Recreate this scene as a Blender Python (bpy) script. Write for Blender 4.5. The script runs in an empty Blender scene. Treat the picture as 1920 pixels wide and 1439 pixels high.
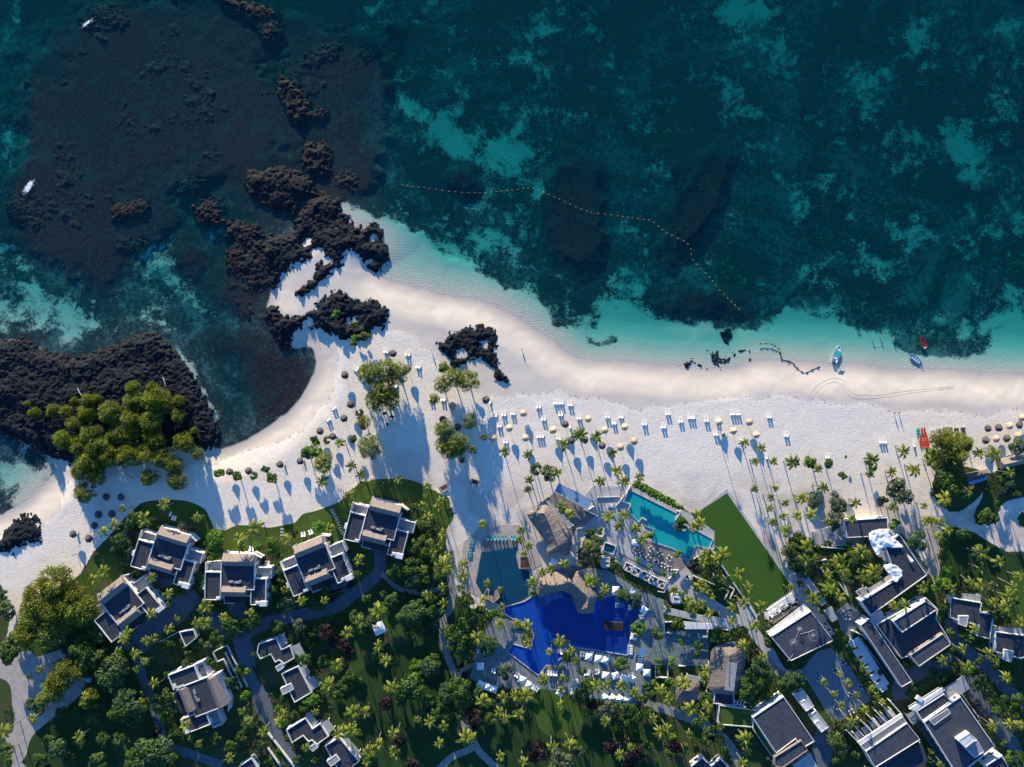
import bpy, math, random
import numpy as np
from mathutils import Vector, Matrix, Euler
R = math.radians
random.seed(7); rng = np.random.default_rng(7)
SC = bpy.context.scene; COL = SC.collection
# ---------------------------------------------------------------- camera, sky, sun, exposure
CAMH = 300.0; S = 0.2                                    # metres per photo pixel on the ground
cam = bpy.data.cameras.new('camera'); camo = bpy.data.objects.new('camera', cam); COL.objects.link(camo)
camo.location = (0, 0, CAMH); cam.sensor_width = 36; cam.lens = 36 * CAMH / (1920 * S)
cam.clip_start = 1; cam.clip_end = 3000
SC.camera = camo
SUN_EL = 13.0; SUN_V = Vector((-0.27, 0.963, 0)).normalized()     # towards the sun, on the ground
sd = Vector((SUN_V.x * math.cos(R(SUN_EL)), SUN_V.y * math.cos(R(SUN_EL)), math.sin(R(SUN_EL))))
sl = bpy.data.lights.new('sun', 'SUN'); sl.energy = 5.0; sl.angle = R(0.5); sl.color = (1.0, 0.84, 0.58)
so = bpy.data.objects.new('sun', sl); COL.objects.link(so); so.rotation_euler = sd.to_track_quat('Z', 'Y').to_euler(); so.location = (0, 0, 400)
world = bpy.data.worlds.new('World'); SC.world = world; world.use_nodes = True
wn = world.node_tree.nodes; wl = world.node_tree.links
sky = wn.new('ShaderNodeTexSky'); sky.sky_type = 'NISHITA'; sky.sun_disc = False
sky.sun_elevation = R(SUN_EL); sky.sun_rotation = math.atan2(SUN_V.x, SUN_V.y)
bg = wn['Background']; bg.inputs['Strength'].default_value = 0.147
sky.ozone_density = 8; sky.air_density = 1.15; sky.dust_density = .05
wl.new(sky.outputs[0], bg.inputs[0])
SC.view_settings.view_transform = 'Standard'; SC.view_settings.look = 'None'
SC.view_settings.exposure = 1.13; SC.view_settings.gamma = 1; SC.view_settings.use_curve_mapping = False
# ---------------------------------------------------------------- helpers
ZR = dict(A=(0,900,4), B=(0,1140,4.8), C=(380,900,4.8), D=(380,1140,4.8), E=(740,900,4.8), F=(740,1140,4.8), G=(1100,880,4.8),
          H=(1100,1140,4.8), I=(1440,880,4), J=(1440,1140,4), K=(1440,600,4), L=(1100,620,4.8), M=(780,620,4.8), N=(480,620,4.8),
          O=(400,360,4.8), Q=(0,600,4), X=(0,0,1))
def zp(z, x, y): ox, oy, s = ZR[z]; return (ox + x / s, oy + y / s)
def zpl(z, *c): return [zp(z, c[i], c[i+1]) for i in range(0, len(c), 2)]
def W(px, py, h=0.0):
    k = S * (CAMH - h) / CAMH
    return ((px - 960) * k, (719.5 - py) * k)
def WP(pts, h=0.0): return [W(p[0], p[1], h) for p in pts]
def tag(o, label=None, cat=None, group=None, kind=None):
    if label: o['label'] = label
    if cat: o['category'] = cat
    if group: o['group'] = group
    if kind: o['kind'] = kind
    return o
def area2(p): return sum(p[i][0]*p[(i+1)%len(p)][1]-p[(i+1)%len(p)][0]*p[i][1] for i in range(len(p)))
def ccw(p): return list(p) if area2(p) > 0 else list(p)[::-1]
def inset(p, d):
    p = ccw(p); n = len(p); out = []
    for i in range(n):
        a, b, c = Vector(p[i-1]), Vector(p[i]), Vector(p[(i+1) % n])
        e1 = (b-a).normalized(); e2 = (c-b).normalized()
        n1 = Vector((-e1.y, e1.x)); n2 = Vector((-e2.y, e2.x))
        m = n1 + n2; L = max(m.length_squared, 0.35)
        q = b + m * (2*d / L); out.append((q.x, q.y))
    return out
class MB:
    def __init__(s): s.v = []; s.f = []
    def add(s, vs, fs):
        k = len(s.v); s.v += [tuple(v) for v in vs]; s.f += [tuple(i+k for i in f) for f in fs]; return s
    def box(s, x0, x1, y0, y1, z0, z1, M=None):
        vs = [(x0,y0,z0),(x1,y0,z0),(x1,y1,z0),(x0,y1,z0),(x0,y0,z1),(x1,y0,z1),(x1,y1,z1),(x0,y1,z1)]
        if M is not None: vs = [M @ Vector(v) for v in vs]
        return s.add(vs, [(0,3,2,1),(4,5,6,7),(0,1,5,4),(1,2,6,5),(2,3,7,6),(3,0,4,7)])
    def prism(s, p, z0, z1):
        p = ccw(p); n = len(p)
        return s.add([(x,y,z0) for x,y in p]+[(x,y,z1) for x,y in p],
              [tuple(range(n))[::-1], tuple(range(n,2*n))]+[(i,(i+1)%n,n+(i+1)%n,n+i) for i in range(n)])
    def sheet(s, p, z):
        p = ccw(p); return s.add([(x,y,z) for x,y in p], [tuple(range(len(p)))])
    def ring(s, p, d, z0, z1):
        p = ccw(p); q = inset(p, d); n = len(p)
        vs = [(x,y,z0) for x,y in p]+[(x,y,z1) for x,y in p]+[(x,y,z1) for x,y in q]+[(x,y,z0) for x,y in q]
        fs = []
        for i in range(n):
            j = (i+1) % n
            fs += [(i,j,n+j,n+i),(n+i,n+j,2*n+j,2*n+i),(2*n+i,2*n+j,3*n+j,3*n+i),(3*n+i,3*n+j,j,i)]
        return s.add(vs, fs)
    def tube(s, pts, rs, sides=7, cap=True):
        base = len(s.v); n = len(pts)
        for i, p in enumerate(pts):
            p = Vector(p); a = Vector(pts[max(i-1,0)]); b = Vector(pts[min(i+1,n-1)])
            t = (b-a).normalized(); u = t.orthogonal().normalized(); w = t.cross(u)
            r = rs[i] if hasattr(rs, '__len__') else rs
            for k in range(sides):
                an = 2*math.pi*k/sides; s.v.append(tuple(p+u*math.cos(an)*r+w*math.sin(an)*r))
        for i in range(n-1):
            for k in range(sides):
                a = base+i*sides+k; b = base+i*sides+(k+1)%sides
                s.f.append((a,b,b+sides,a+sides))
        if cap: s.f.append(tuple(base+k for k in range(sides))[::-1]); s.f.append(tuple(base+(n-1)*sides+k for k in range(sides)))
        return s
    def bar(s, a, b, w, h):
        a = Vector(a); b = Vector(b); t = (b-a).normalized(); u = Vector((-t.y, t.x, 0))
        if u.length < 1e-4: u = Vector((1,0,0))
        u.normalize(); z = t.cross(u)
        vs = [a+u*w/2*i+z*h/2*j for i,j in ((-1,-1),(1,-1),(1,1),(-1,1))]+[b+u*w/2*i+z*h/2*j for i,j in ((-1,-1),(1,-1),(1,1),(-1,1))]
        return s.add(vs, [(0,1,2,3),(7,6,5,4),(0,4,5,1),(1,5,6,2),(2,6,7,3),(3,7,4,0)])
    def mesh(s, name, m, smooth=False):
        me = bpy.data.meshes.new(name); me.from_pydata(s.v, [], s.f); me.materials.append(m)
        if smooth: me.polygons.foreach_set('use_smooth', [True]*len(me.polygons))
        me.update(); return me
    def obj(s, name, m, parent=None, smooth=False, loc=None):
        return put(name, s.mesh(name, m, smooth), parent, loc)
def put(name, me, parent=None, loc=None, rz=0, sc=None):
    o = bpy.data.objects.new(name, me); COL.objects.link(o)
    if parent: o.parent = parent
    if loc is not None: o.location = loc
    if rz: o.rotation_euler.z = rz
    if sc is not None: o.scale = (sc,sc,sc) if not hasattr(sc,'__len__') else sc
    return o
def empty(name, loc, rz=0, sc=None): return put(name, None, None, loc, rz, sc)
def copy_tree(o, parent=None):
    c = o.copy(); COL.objects.link(c); c.parent = parent
    for k in ('label','category','group'):
        if parent is None and k == 'label' and k in c: del c[k]
    for ch in KIDS.get(o.name, ()): copy_tree(ch, c)
    return c
KIDS = {}
def reg(o):                                             # remember children once, for fast copying
    KIDS[o.name] = [c for c in bpy.data.objects if c.parent == o]
    for c in KIDS[o.name]: reg(c)
    return o
def mesh_np(name, verts, faces, m):
    me = bpy.data.meshes.new(name); n = len(verts); k = faces.shape[1]
    me.vertices.add(n); me.vertices.foreach_set('co', np.ascontiguousarray(verts, dtype=np.float32).ravel())
    me.loops.add(faces.size); me.loops.foreach_set('vertex_index', np.ascontiguousarray(faces, dtype=np.int32).ravel())
    me.polygons.add(len(faces)); me.polygons.foreach_set('loop_start', np.arange(0, faces.size, k, dtype=np.int32))
    me.materials.append(m); me.update(calc_edges=True); return me
def attr(me, name, a):
    t = me.attributes.new(name, 'FLOAT', 'POINT'); t.data.foreach_set('value', np.ascontiguousarray(a, dtype=np.float32).ravel())
# ---------------------------------------------------------------- numpy noise and distance fields
def vnoise(x, y, seed=0):
    r = np.random.default_rng(seed); T = r.random((256, 256))
    xi = np.floor(x).astype(int); yi = np.floor(y).astype(int); fx = x-xi; fy = y-yi
    fx = fx*fx*(3-2*fx); fy = fy*fy*(3-2*fy); a = xi & 255; b = yi & 255; a1 = (xi+1) & 255; b1 = (yi+1) & 255
    return (T[a,b]*(1-fx)+T[a1,b]*fx)*(1-fy)+(T[a,b1]*(1-fx)+T[a1,b1]*fx)*fy
def fbm(x, y, f, o=4, seed=0):
    s = 0; a = 1; t = 0
    for i in range(o): s = s+a*vnoise(x*f+i*17.3, y*f-i*9.1, seed+i); t += a; a *= .5; f *= 2.03
    return s/t
def worley(x, y, f, seed=0):
    r = np.random.default_rng(seed); T = r.random((128, 128, 3)); x = x*f; y = y*f
    xi = np.floor(x).astype(int); yi = np.floor(y).astype(int)
    d1 = np.full(x.shape, 9.); d2 = np.full(x.shape, 9.); c = np.zeros(x.shape)
    for i in (-1,0,1):
        for j in (-1,0,1):
            t = T[(xi+i) & 127, (yi+j) & 127]
            d = (xi+i+t[...,0]-x)**2+(yi+j+t[...,1]-y)**2
            nw = d < d1; d2 = np.where(nw, d1, np.minimum(d2, d)); c = np.where(nw, t[...,2], c); d1 = np.where(nw, d, d1)
    return np.sqrt(d1), np.sqrt(d2), c
def sdf(poly, x, y):
    """signed distance to a world-space polygon, positive inside"""
    p = np.array(poly, float); d = np.full(x.shape, 1e9); ins = np.zeros(x.shape, bool)
    for i in range(len(p)):
        a = p[i]; b = p[(i+1) % len(p)]; e = b-a
        wx = x-a[0]; wy = y-a[1]; t = np.clip((wx*e[0]+wy*e[1])/max(e@e, 1e-9), 0, 1)
        d = np.minimum(d, (wx-e[0]*t)**2+(wy-e[1]*t)**2)
        c = ((a[1] > y) != (b[1] > y))
        if e[1] != 0: ins ^= c & (x < e[0]*(y-a[1])/e[1]+a[0])
    d = np.sqrt(d); return np.where(ins, d, -d)
def spline(pts, n=6, closed=False):
    P = [np.array(p, float) for p in pts]; m = len(P); out = []
    rg = range(m) if closed else range(m-1)
    for i in rg:
        if closed: a, b, c, d = P[i-1], P[i], P[(i+1)%m], P[(i+2)%m]
        else: a, b, c, d = P[max(i-1,0)], P[i], P[i+1], P[min(i+2,m-1)]
        for k in range(n):
            t = k/n; out.append(tuple(.5*(2*b+(c-a)*t+(2*a-5*b+4*c-d)*t*t+(3*b-a-3*c+d)*t**3)))
    if not closed: out.append(tuple(P[-1]))
    return out
# ---------------------------------------------------------------- materials
class NT:
    def __init__(s, name):
        s.m = bpy.data.materials.new(name); s.m.use_nodes = True; s.t = s.m.node_tree; s.N = s.t.nodes
        s.b = s.N['Principled BSDF']; s.out = s.N['Material Output']; s._pos = None
    def n(s, ty, **k):
        o = s.N.new(ty)
        for a, v in k.items(): setattr(o, a, v)
        return o
    def link(s, a, b): s.t.links.new(a, b)
    def put(s, v, sock):
        if v is None: return
        if isinstance(v, bpy.types.NodeSocket): s.link(v, sock)
        else:
            if hasattr(sock.default_value, '__len__') and hasattr(v, '__len__') and len(v) == 3 and len(sock.default_value) == 4: v = (*v, 1)
            sock.default_value = v
    def math(s, op, a, b=None, c=None, clamp=False):
        o = s.n('ShaderNodeMath', operation=op, use_clamp=clamp); s.put(a, o.inputs[0]); s.put(b, o.inputs[1]); s.put(c, o.inputs[2]); return o.outputs[0]
    def pos(s):
        if s._pos is None: s._pos = s.n('ShaderNodeNewGeometry').outputs['Position']
        return s._pos
    def objc(s): return s.n('ShaderNodeTexCoord').outputs['Object']
    def noise(s, sc, det=4, rough=.55, dist=0, vec=None):
        o = s.n('ShaderNodeTexNoise'); o.inputs['Scale'].default_value = sc; o.inputs['Detail'].default_value = det
        o.inputs['Roughness'].default_value = rough; o.inputs['Distortion'].default_value = dist; s.link(vec or s.pos(), o.inputs['Vector']); return o.outputs[0]
    def vor(s, sc, feat='F1', vec=None, out='Distance', rnd=1):
        o = s.n('ShaderNodeTexVoronoi', feature=feat); o.inputs['Scale'].default_value = sc; o.inputs['Randomness'].default_value = rnd
        s.link(vec or s.pos(), o.inputs['Vector']); return o.outputs[out]
    def wave(s, sc, dist=2, dsc=1, det=2, dirn='Y', vec=None, rot=None):
        o = s.n('ShaderNodeTexWave', bands_direction=dirn); o.inputs['Scale'].default_value = sc; o.inputs['Distortion'].default_value = dist
        o.inputs['Detail'].default_value = det; o.inputs['Detail Scale'].default_value = dsc
        v = vec or s.pos()
        if rot is not None:
            mp = s.n('ShaderNodeMapping'); s.link(v, mp.inputs[0]); mp.inputs['Rotation'].default_value = (0,0,rot); v = mp.outputs[0]
        s.link(v, o.inputs['Vector']); return o.outputs['Fac']
    def mr(s, v, a, b, c=0, d=1, smooth=True):
        o = s.n('ShaderNodeMapRange'); o.interpolation_type = 'SMOOTHSTEP' if smooth else 'LINEAR'
        s.put(v, o.inputs[0]); s.put(a, o.inputs[1]); s.put(b, o.inputs[2]); s.put(c, o.inputs[3]); s.put(d, o.inputs[4]); return o.outputs[0]
    def mix(s, f, a, b):
        o = s.n('ShaderNodeMix', data_type='RGBA'); s.put(f, o.inputs[0]); s.put(a, o.inputs[6]); s.put(b, o.inputs[7]); return o.outputs[2]
    def att(s, name): return s.n('ShaderNodeAttribute', attribute_name=name).outputs['Fac']
    def bump(s, h, st=.5, dist=.1):
        o = s.n('ShaderNodeBump'); o.inputs['Strength'].default_value = st; o.inputs['Distance'].default_value = dist; s.link(h, o.inputs['Height']); s.link(o.outputs[0], s.b.inputs['Normal']); return o.outputs[0]
    def schlick(s, nrm, f0=.02, k=.9):
        g = s.n('ShaderNodeNewGeometry'); d = s.n('ShaderNodeVectorMath', operation='DOT_PRODUCT'); s.link(nrm, d.inputs[0]); s.link(g.outputs['Incoming'], d.inputs[1])
        a = s.math('SUBTRACT', 1, s.math('ABSOLUTE', d.outputs['Value']), clamp=True); return s.math('ADD', s.math('MULTIPLY', s.math('POWER', a, 5), k), f0, clamp=True)
    def fin(s, col=None, rough=.8, spec=.3):
        s.put(col, s.b.inputs['Base Color']); s.put(rough, s.b.inputs['Roughness']); s.put(spec, s.b.inputs['Specular IOR Level']); return s.m
def simple(name, c1, c2=None, sc=2.0, rough=.8, bump=0, bsc=None, spec=.3, obj=False, lo=.35, hi=.65, metal=0):
    t = NT(name); v = t.objc() if obj else None
    c2 = c2 or tuple(x*.75 for x in c1)
    n = t.noise(sc, 5, .6, .3, v); col = t.mix(t.mr(n, lo, hi), c1, c2)
    if bump: t.bump(t.noise(bsc or sc*4, 4, .6, 0, v), bump, .05)
    t.b.inputs['Metallic'].default_value = metal
    return t.fin(col, rough, spec)
def leafmat(name, c1, c2, c3=None, trans=.25, island=True):
    t = NT(name); g = t.n('ShaderNodeNewGeometry'); r = g.outputs['Random Per Island']
    oi = t.n('ShaderNodeObjectInfo').outputs['Random']
    col = t.mix(r, c1, c2) if island else t.mix(t.noise(1.5, 3, .5, 0, t.objc()), c1, c2)
    if c3: col = t.mix(t.mr(oi, .45, .95), col, c3)
    hs = t.n('ShaderNodeHueSaturation'); t.put(t.mr(oi, 0, 1, .8, 1.25, False), hs.inputs['Value']); t.put(t.math('MULTIPLY_ADD', oi, .03, .485), hs.inputs['Hue']); t.link(col, hs.inputs['Color']); col = hs.outputs[0]
    t.put(col, t.b.inputs['Base Color']); t.b.inputs['Roughness'].default_value = .55; t.b.inputs['Specular IOR Level'].default_value = .35
    tr = t.n('ShaderNodeBsdfTranslucent'); t.link(col, tr.inputs[0])
    mx = t.n('ShaderNodeMixShader'); mx.inputs[0].default_value = trans; t.link(t.b.outputs[0], mx.inputs[1]); t.link(tr.outputs[0], mx.inputs[2]); t.link(mx.outputs[0], t.out.inputs[0])
    return t.m
MT = {}
MT['white'] = simple('white_render', (.66,.66,.65), (.54,.54,.54), .6, .7)
MT['whitefab'] = simple('white_fabric', (.82,.82,.80), (.76,.76,.75), 1.5, .9, .2, 6, obj=True)
MT['cushion'] = simple('white_cushion', (.80,.80,.79), (.74,.74,.74), 2, .9, obj=True)
MT['teal'] = simple('teal_cushion', (.02,.30,.34), (.02,.24,.28), 2, .8, obj=True)
MT['roof'] = simple('dark_bitumen_roof', (.044,.049,.064), (.026,.032,.048), .9, .9, .3, 8)
MT['roof2'] = simple('grey_gravel_roof', (.058,.066,.086), (.040,.048,.066), .7, .9, .5, 12)
MT['gable'] = simple('brown_shingle', (.245,.20,.18), (.18,.15,.14), 1.2, .9, .5, 9)
MT['terr'] = simple('terrace_deck_boards', (.32,.33,.34), (.24,.25,.26), 1.0, .8)
MT['conc'] = simple('pale_concrete', (.44,.43,.42), (.34,.34,.34), .5, .8, .2, 4)
MT['pave'] = None
MT['wood'] = simple('weathered_wood', (.30,.24,.19), (.20,.16,.13), 1.5, .8, .3, 8)
MT['dwood'] = simple('dark_wood', (.09,.065,.05), (.06,.045,.035), 2, .7)
MT['metal'] = simple('grey_metal', (.45,.46,.47), (.38,.39,.4), 1.5, .4, spec=.5)
MT['glass'] = simple('dark_glass', (.03,.05,.06), (.02,.035,.045), .5, .08, spec=.8)
MT['trunk'] = simple('palm_bark', (.22,.20,.18), (.14,.125,.11), 3, .9, .4, 10, obj=True)
MT['bark'] = simple('tree_bark', (.20,.155,.12), (.11,.085,.065), 3, .9, .4, 10, obj=True)
MT['soil'] = simple('brown_soil', (.09,.065,.05), (.05,.038,.03), 1.2, .95, .4, 6)
MT['yellow'] = simple('yellow_float', (.55,.42,.13), (.5,.38,.1), 4, .5)
MT['rope'] = simple('brown_rope', (.10,.08,.06), (.07,.055,.045), 4, .9)
MT['red'] = simple('red_hull', (.55,.035,.03), (.45,.03,.03), 2, .35, spec=.5, obj=True)
MT['orange'] = simple('orange_red_plastic', (.75,.10,.03), (.65,.08,.03), 2, .4, spec=.5, obj=True)
MT['boatwhite'] = simple('white_gelcoat', (.78,.80,.82), (.7,.73,.76), 1, .3, spec=.5, obj=True)
MT['skyblue'] = simple('pale_blue_paint', (.30,.48,.68), (.26,.42,.60), 2, .4, obj=True)
MT['boatteal'] = simple('turquoise_canvas', (.02,.42,.38), (.02,.36,.33), 2, .8, obj=True)
MT['black'] = simple('black_rubber', (.02,.02,.022), (.03,.03,.033), 2, .6, obj=True)
MT['skin'] = simple('skin', (.42,.26,.18), (.38,.23,.16), 2, .6, obj=True)
MT['darkcloth'] = simple('dark_cloth', (.04,.045,.07), (.06,.05,.06), 2, .9, obj=True)
MT['sandpath'] = simple('sandy_path', (.42,.37,.33), (.33,.295,.265), .5, .95, .3, 3)
MT['asph'] = simple('grey_paved_drive', (.11,.13,.15), (.085,.10,.12), .4, .9, .3, 6)
MT['path'] = simple('pale_paved_path', (.26,.25,.235), (.20,.195,.185), .6, .9, .3, 6)
MT['stone'] = simple('stepping_stone', (.50,.49,.46), (.4,.39,.37), 1, .9)
MT['ac'] = simple('painted_metal_unit', (.30,.31,.32), (.24,.25,.26), 2, .5)
def thatch(name, a, b):
    t = NT(name); v = t.objc(); n = t.noise(6, 6, .7, .5, v); m = t.noise(1.2, 3, .5, 0, v)
    oi = t.n('ShaderNodeObjectInfo').outputs['Random']
    c = t.mix(t.mr(n, .3, .7), a, b); c = t.mix(t.mr(m, .4, .8, 0, .4), c, tuple(x*.55 for x in b))
    hs = t.n('ShaderNodeHueSaturation'); t.put(t.mr(oi, 0, 1, .85, 1.15, False), hs.inputs['Value']); t.link(c, hs.inputs['Color'])
    t.bump(n, .8, .12); return t.fin(hs.outputs[0], .95, .1)
MT['thL'] = thatch('straw_thatch', (.62,.47,.33), (.48,.36,.26)); MT['thD'] = thatch('dark_weathered_thatch', (.13,.115,.12), (.075,.07,.08))
MT['thB'] = thatch('grey_brown_thatch', (.27,.225,.195), (.18,.15,.14))
def grassmat(name, a, b, c, sc=.25):
    t = NT(name); n = t.noise(sc, 5, .6, .4); f = t.noise(5, 3, .6)
    col = t.mix(t.mr(n, .35, .65), a, b); col = t.mix(t.mr(f, .4, .75, 0, .6), col, c); col = t.mix(t.mr(t.noise(.07, 4, .6, .8), .52, .72, 0, .35), col, tuple(x*k for x, k in zip(b, (1.9, 1.25, 1.6))))
    t.bump(t.noise(9, 3, .7), .6, .08); return t.fin(col, .9, .15)
MT['turf'] = grassmat('smooth_green_turf', (.040,.100,.014), (.034,.088,.013), (.048,.110,.018), .12)
MT['lawn'] = grassmat('mown_lawn', (.045,.095,.014), (.070,.105,.022), (.028,.065,.012))
MT['dlawn'] = grassmat('garden_grass', (.022,.055,.014), (.018,.044,.013), (.034,.055,.016), .08)
def pavemat(name, a, b, sc, gap=.05):
    t = NT(name); e = t.vor(sc, 'DISTANCE_TO_EDGE'); c = t.vor(sc, 'F1', out='Color')
    sp = t.n('ShaderNodeSeparateColor'); t.link(c, sp.inputs[0])
    col = t.mix(sp.outputs[0], a, b); col = t.mix(t.mr(e, 0, gap), tuple(x*.45 for x in b), col)
    t.bump(t.mr(e, 0, gap), .5, .03); return t.fin(col, .8, .3)
MT['pave'] = pavemat('flagstone_terrace', (.22,.25,.26), (.17,.20,.21), .9)
MT['mosaic'] = pavemat('pebble_courtyard', (.22,.28,.28), (.11,.16,.17), 1.6, .12)
def boards(name, a, b, sc, rot):
    t = NT(name); w = t.wave(sc, .1, 1, 0, 'X', rot=rot); n = t.noise(1.5, 4, .6)
    col = t.mix(t.mr(n, .3, .7), a, b); col = t.mix(t.mr(w, .0, .25), tuple(x*.35 for x in b), col)
    t.bump(w, .5, .05); return t.fin(col, .8, .25)
MT['deck'] = boards('boarded_deck', (.30,.26,.23), (.22,.19,.17), .9, R(35))
MT['strip'] = boards('striped_courtyard_paving', (.22,.25,.29), (.17,.20,.23), .45, R(0))
MT['leaf'] = leafmat('broad_leaf', (.030,.085,.010), (.085,.155,.020), (.055,.095,.030))
MT['leafY'] = leafmat('bright_leaf', (.055,.14,.008), (.13,.24,.015))
MT['leafG'] = leafmat('grey_green_leaf', (.07,.10,.05), (.13,.16,.08))
MT['leafR'] = leafmat('dark_red_leaf', (.018,.010,.012), (.042,.022,.018))
MT['cas'] = leafmat('feathery_needle', (.10,.15,.014), (.26,.29,.030), (.16,.19,.04), .3)
MT['frond'] = leafmat('palm_frond', (.085,.14,.012), (.19,.22,.022), (.25,.25,.02), .3)
MT['frondD'] = leafmat('green_palm_frond', (.05,.095,.014), (.11,.155,.022), (.17,.19,.03), .3)
def rockmat():
    t = NT('black_lava_rock'); n = t.noise(.25, 5, .65, .5); f = t.noise(3.5, 5, .7)
    c = t.mix(t.mr(n, .35, .65), (.005,.008,.014), (.011,.014,.020)); c = t.mix(t.mr(f, .5, .75, 0, .7), c, (.026,.029,.038))
    wet = t.mr(t.n('ShaderNodeSeparateXYZ').outputs[2], 0, 1)
    sx = [x for x in t.N if x.type == 'SEPXYZ'][0]; t.link(t.pos(), sx.inputs[0])
    c = t.mix(t.mr(sx.outputs[2], -1.7, -.6, 1, 0), c, t.mix(t.mr(t.noise(.9,5,.75), .4, .68), (.009,.008,.011), (.050,.032,.034)))
    t.bump(f, .9, .25); return t.fin(c, .85, .25)
MT['rock'] = rockmat()
# ---------------------------------------------------------------- ground and seabed: one sheet
SEA = -1.5
FAR = 2600
LANDP = [(FAR+2000,720),(1920,701),(1860,700),(1800,695),(1740,691),(1690,693),(1650,689),(1610,683),(1560,682),(1500,678),(1440,674),(1410,676),(1380,688),(1340,690),
  (1290,686),(1240,685),(1180,678),(1140,676),(1095,674),(1050,651),(1010,622),(955,586),(900,563),(830,551),(760,533),(700,512),(712,470),(690,440),(660,416),(636,400),
  (612,392),(560,430),(520,455),(500,500),(505,545),(498,590),(515,630),(545,652),(583,650),(591,690),(572,730),(541,770),(500,802),(445,832),(400,842),(380,790),(338,716),
  (292,660),(258,648),(200,672),(140,694),(95,684),(40,658),(0,668),(-120,665),(-400,700),(-400,830),(-120,815),(0,800),(50,815),(90,838),(98,885),(62,925),(25,953),(0,966),(-200,1010),(-FAR,1100),(-FAR,4200),(FAR+2000,4200)]
SHAL = [(632,398),(683,403),(727,410),(773,433),(827,467),(873,497),(933,527),(1000,557),(1040,593),(1075,622),(1108,648),(1140,655),(1150,640),(1125,612),(1134,598),(1200,606),(1300,618),(1380,632),(1440,618),(1474,606),(1482,572),(1504,594),(1560,616),(1640,622),(1690,646),(1740,674),(1800,678),(1850,664),(1872,612),(1920,600),(FAR+2000,590),(FAR+2000,780),(1400,800),(900,620),(690,540)]
DRY = [(FAR+2000,760),(1920,768),(1800,775),(1700,770),(1600,758),(1500,745),(1440,740),(1360,752),(1280,757),(1180,765),(1100,748),(1020,738),(950,745),(900,738),(860,720),(830,690),(815,660),
  (790,640),(760,628),(720,618),(690,640),(660,640),(635,640),(632,690),(615,740),(590,780),(550,815),(500,838),(440,850),(380,872),(300,900),(130,905),(112,960),(60,1000),(-100,1010),(-FAR,1100),(-FAR,4200),(FAR+2000,4200)]
GARD = [
 [(150,1078),(175,1035),(205,1005),(235,970),(262,945),(300,940),(350,942),(385,955),(402,992),(425,995),(500,992),(545,987),(580,967),(625,952),(660,917),(700,899),(760,900),(805,915),(842,935),(848,965),(836,1000),(838,1050),(850,1110),(880,1140),(945,1150),(1000,1120),(1078,1075),(1085,1040),(1105,985),(1130,1000),(1165,930),(1195,900),(1240,925),(1290,960),(1300,965),(1340,1010),(1480,1130),(1485,1075),(1476,1030),(1480,1008),(1500,1003),(1530,1012),(1570,1020),(1610,1010),(1690,1000),(1745,1070),(1755,1120),(1760,1135),(1800,1135),(FAR+2000,1135),(FAR+2000,4200),(-FAR,4200),(-FAR,1240),(0,1240),(28,1180),(40,1130),(90,1110)],
 zpl('I',1230,110,1300,-30,1480,-20,1660,20,1610,180,1530,260,1440,320,1360,320,1290,260,1240,170),
 zpl('I',1640,40,1780,0,2300,-60,2300,100,1919,170,1760,260,1725,330,1720,400,1650,425,1580,400,1540,350,1570,280,1610,200),
 zpl('I',1290,560,1310,450,1400,430,1560,480,1640,540,1800,620,2300,600,2300,1500,1240,1400,1250,1000,1290,760),
 zpl('I',1870,370,1900,320,2300,250,2300,450,1919,440,1885,420),
 zpl('K',1750,1050,1919,1000,2300,980,2300,1200,1919,1330,1780,1360,1680,1200),
 zpl('K',1180,960,1290,980,1330,1060,1420,1120,1460,1200,1440,1310,1330,1420,1250,1340,1240,1240,1260,1150,1190,1060),
 [(-300,1090),(-10,1075),(8,1110),(18,1165),(8,1215),(-300,1235)],
]
xs = np.concatenate([np.linspace(-900,-210,30)[:-1], np.arange(-210,210.01,.6), np.linspace(210,900,30)[1:]])
ys = np.concatenate([np.linspace(-900,-160,30)[:-1], np.arange(-160,160.01,.6), np.linspace(160,900,30)[1:]])
GX, GY = np.meshgrid(xs, ys)
PXX = GX/S+960; PYY = 719.5-GY/S
sh = sdf(WP(spline(LANDP[1:-5], 3)+LANDP[-5:]+LANDP[:1]), GX, GY)
sh = sh + (fbm(GX,GY,.25,3,3)-.5)*1.2
dry = sdf(WP(spline(DRY[1:-5],3)+DRY[-5:]+DRY[:1]), GX, GY)
shal = sdf(WP(SHAL), GX, GY) + (fbm(GX,GY,.12,4,31)-.5)*7
gd = np.full(GX.shape, -1e9)
for g in GARD: gd = np.maximum(gd, sdf(WP(g), GX, GY))
def blob(px, py, rx, ry, rot=0):
    c, s_ = math.cos(R(rot)), math.sin(R(rot)); dx = PXX-px; dy = PYY-py
    u = (dx*c+dy*s_)/rx; v = (-dx*s_+dy*c)/ry
    return np.exp(-(u*u+v*v)*.9)
Lt = np.full(GX.shape, .36) + .05*(fbm(GX,GY,.02,2,5)-.5)
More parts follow.
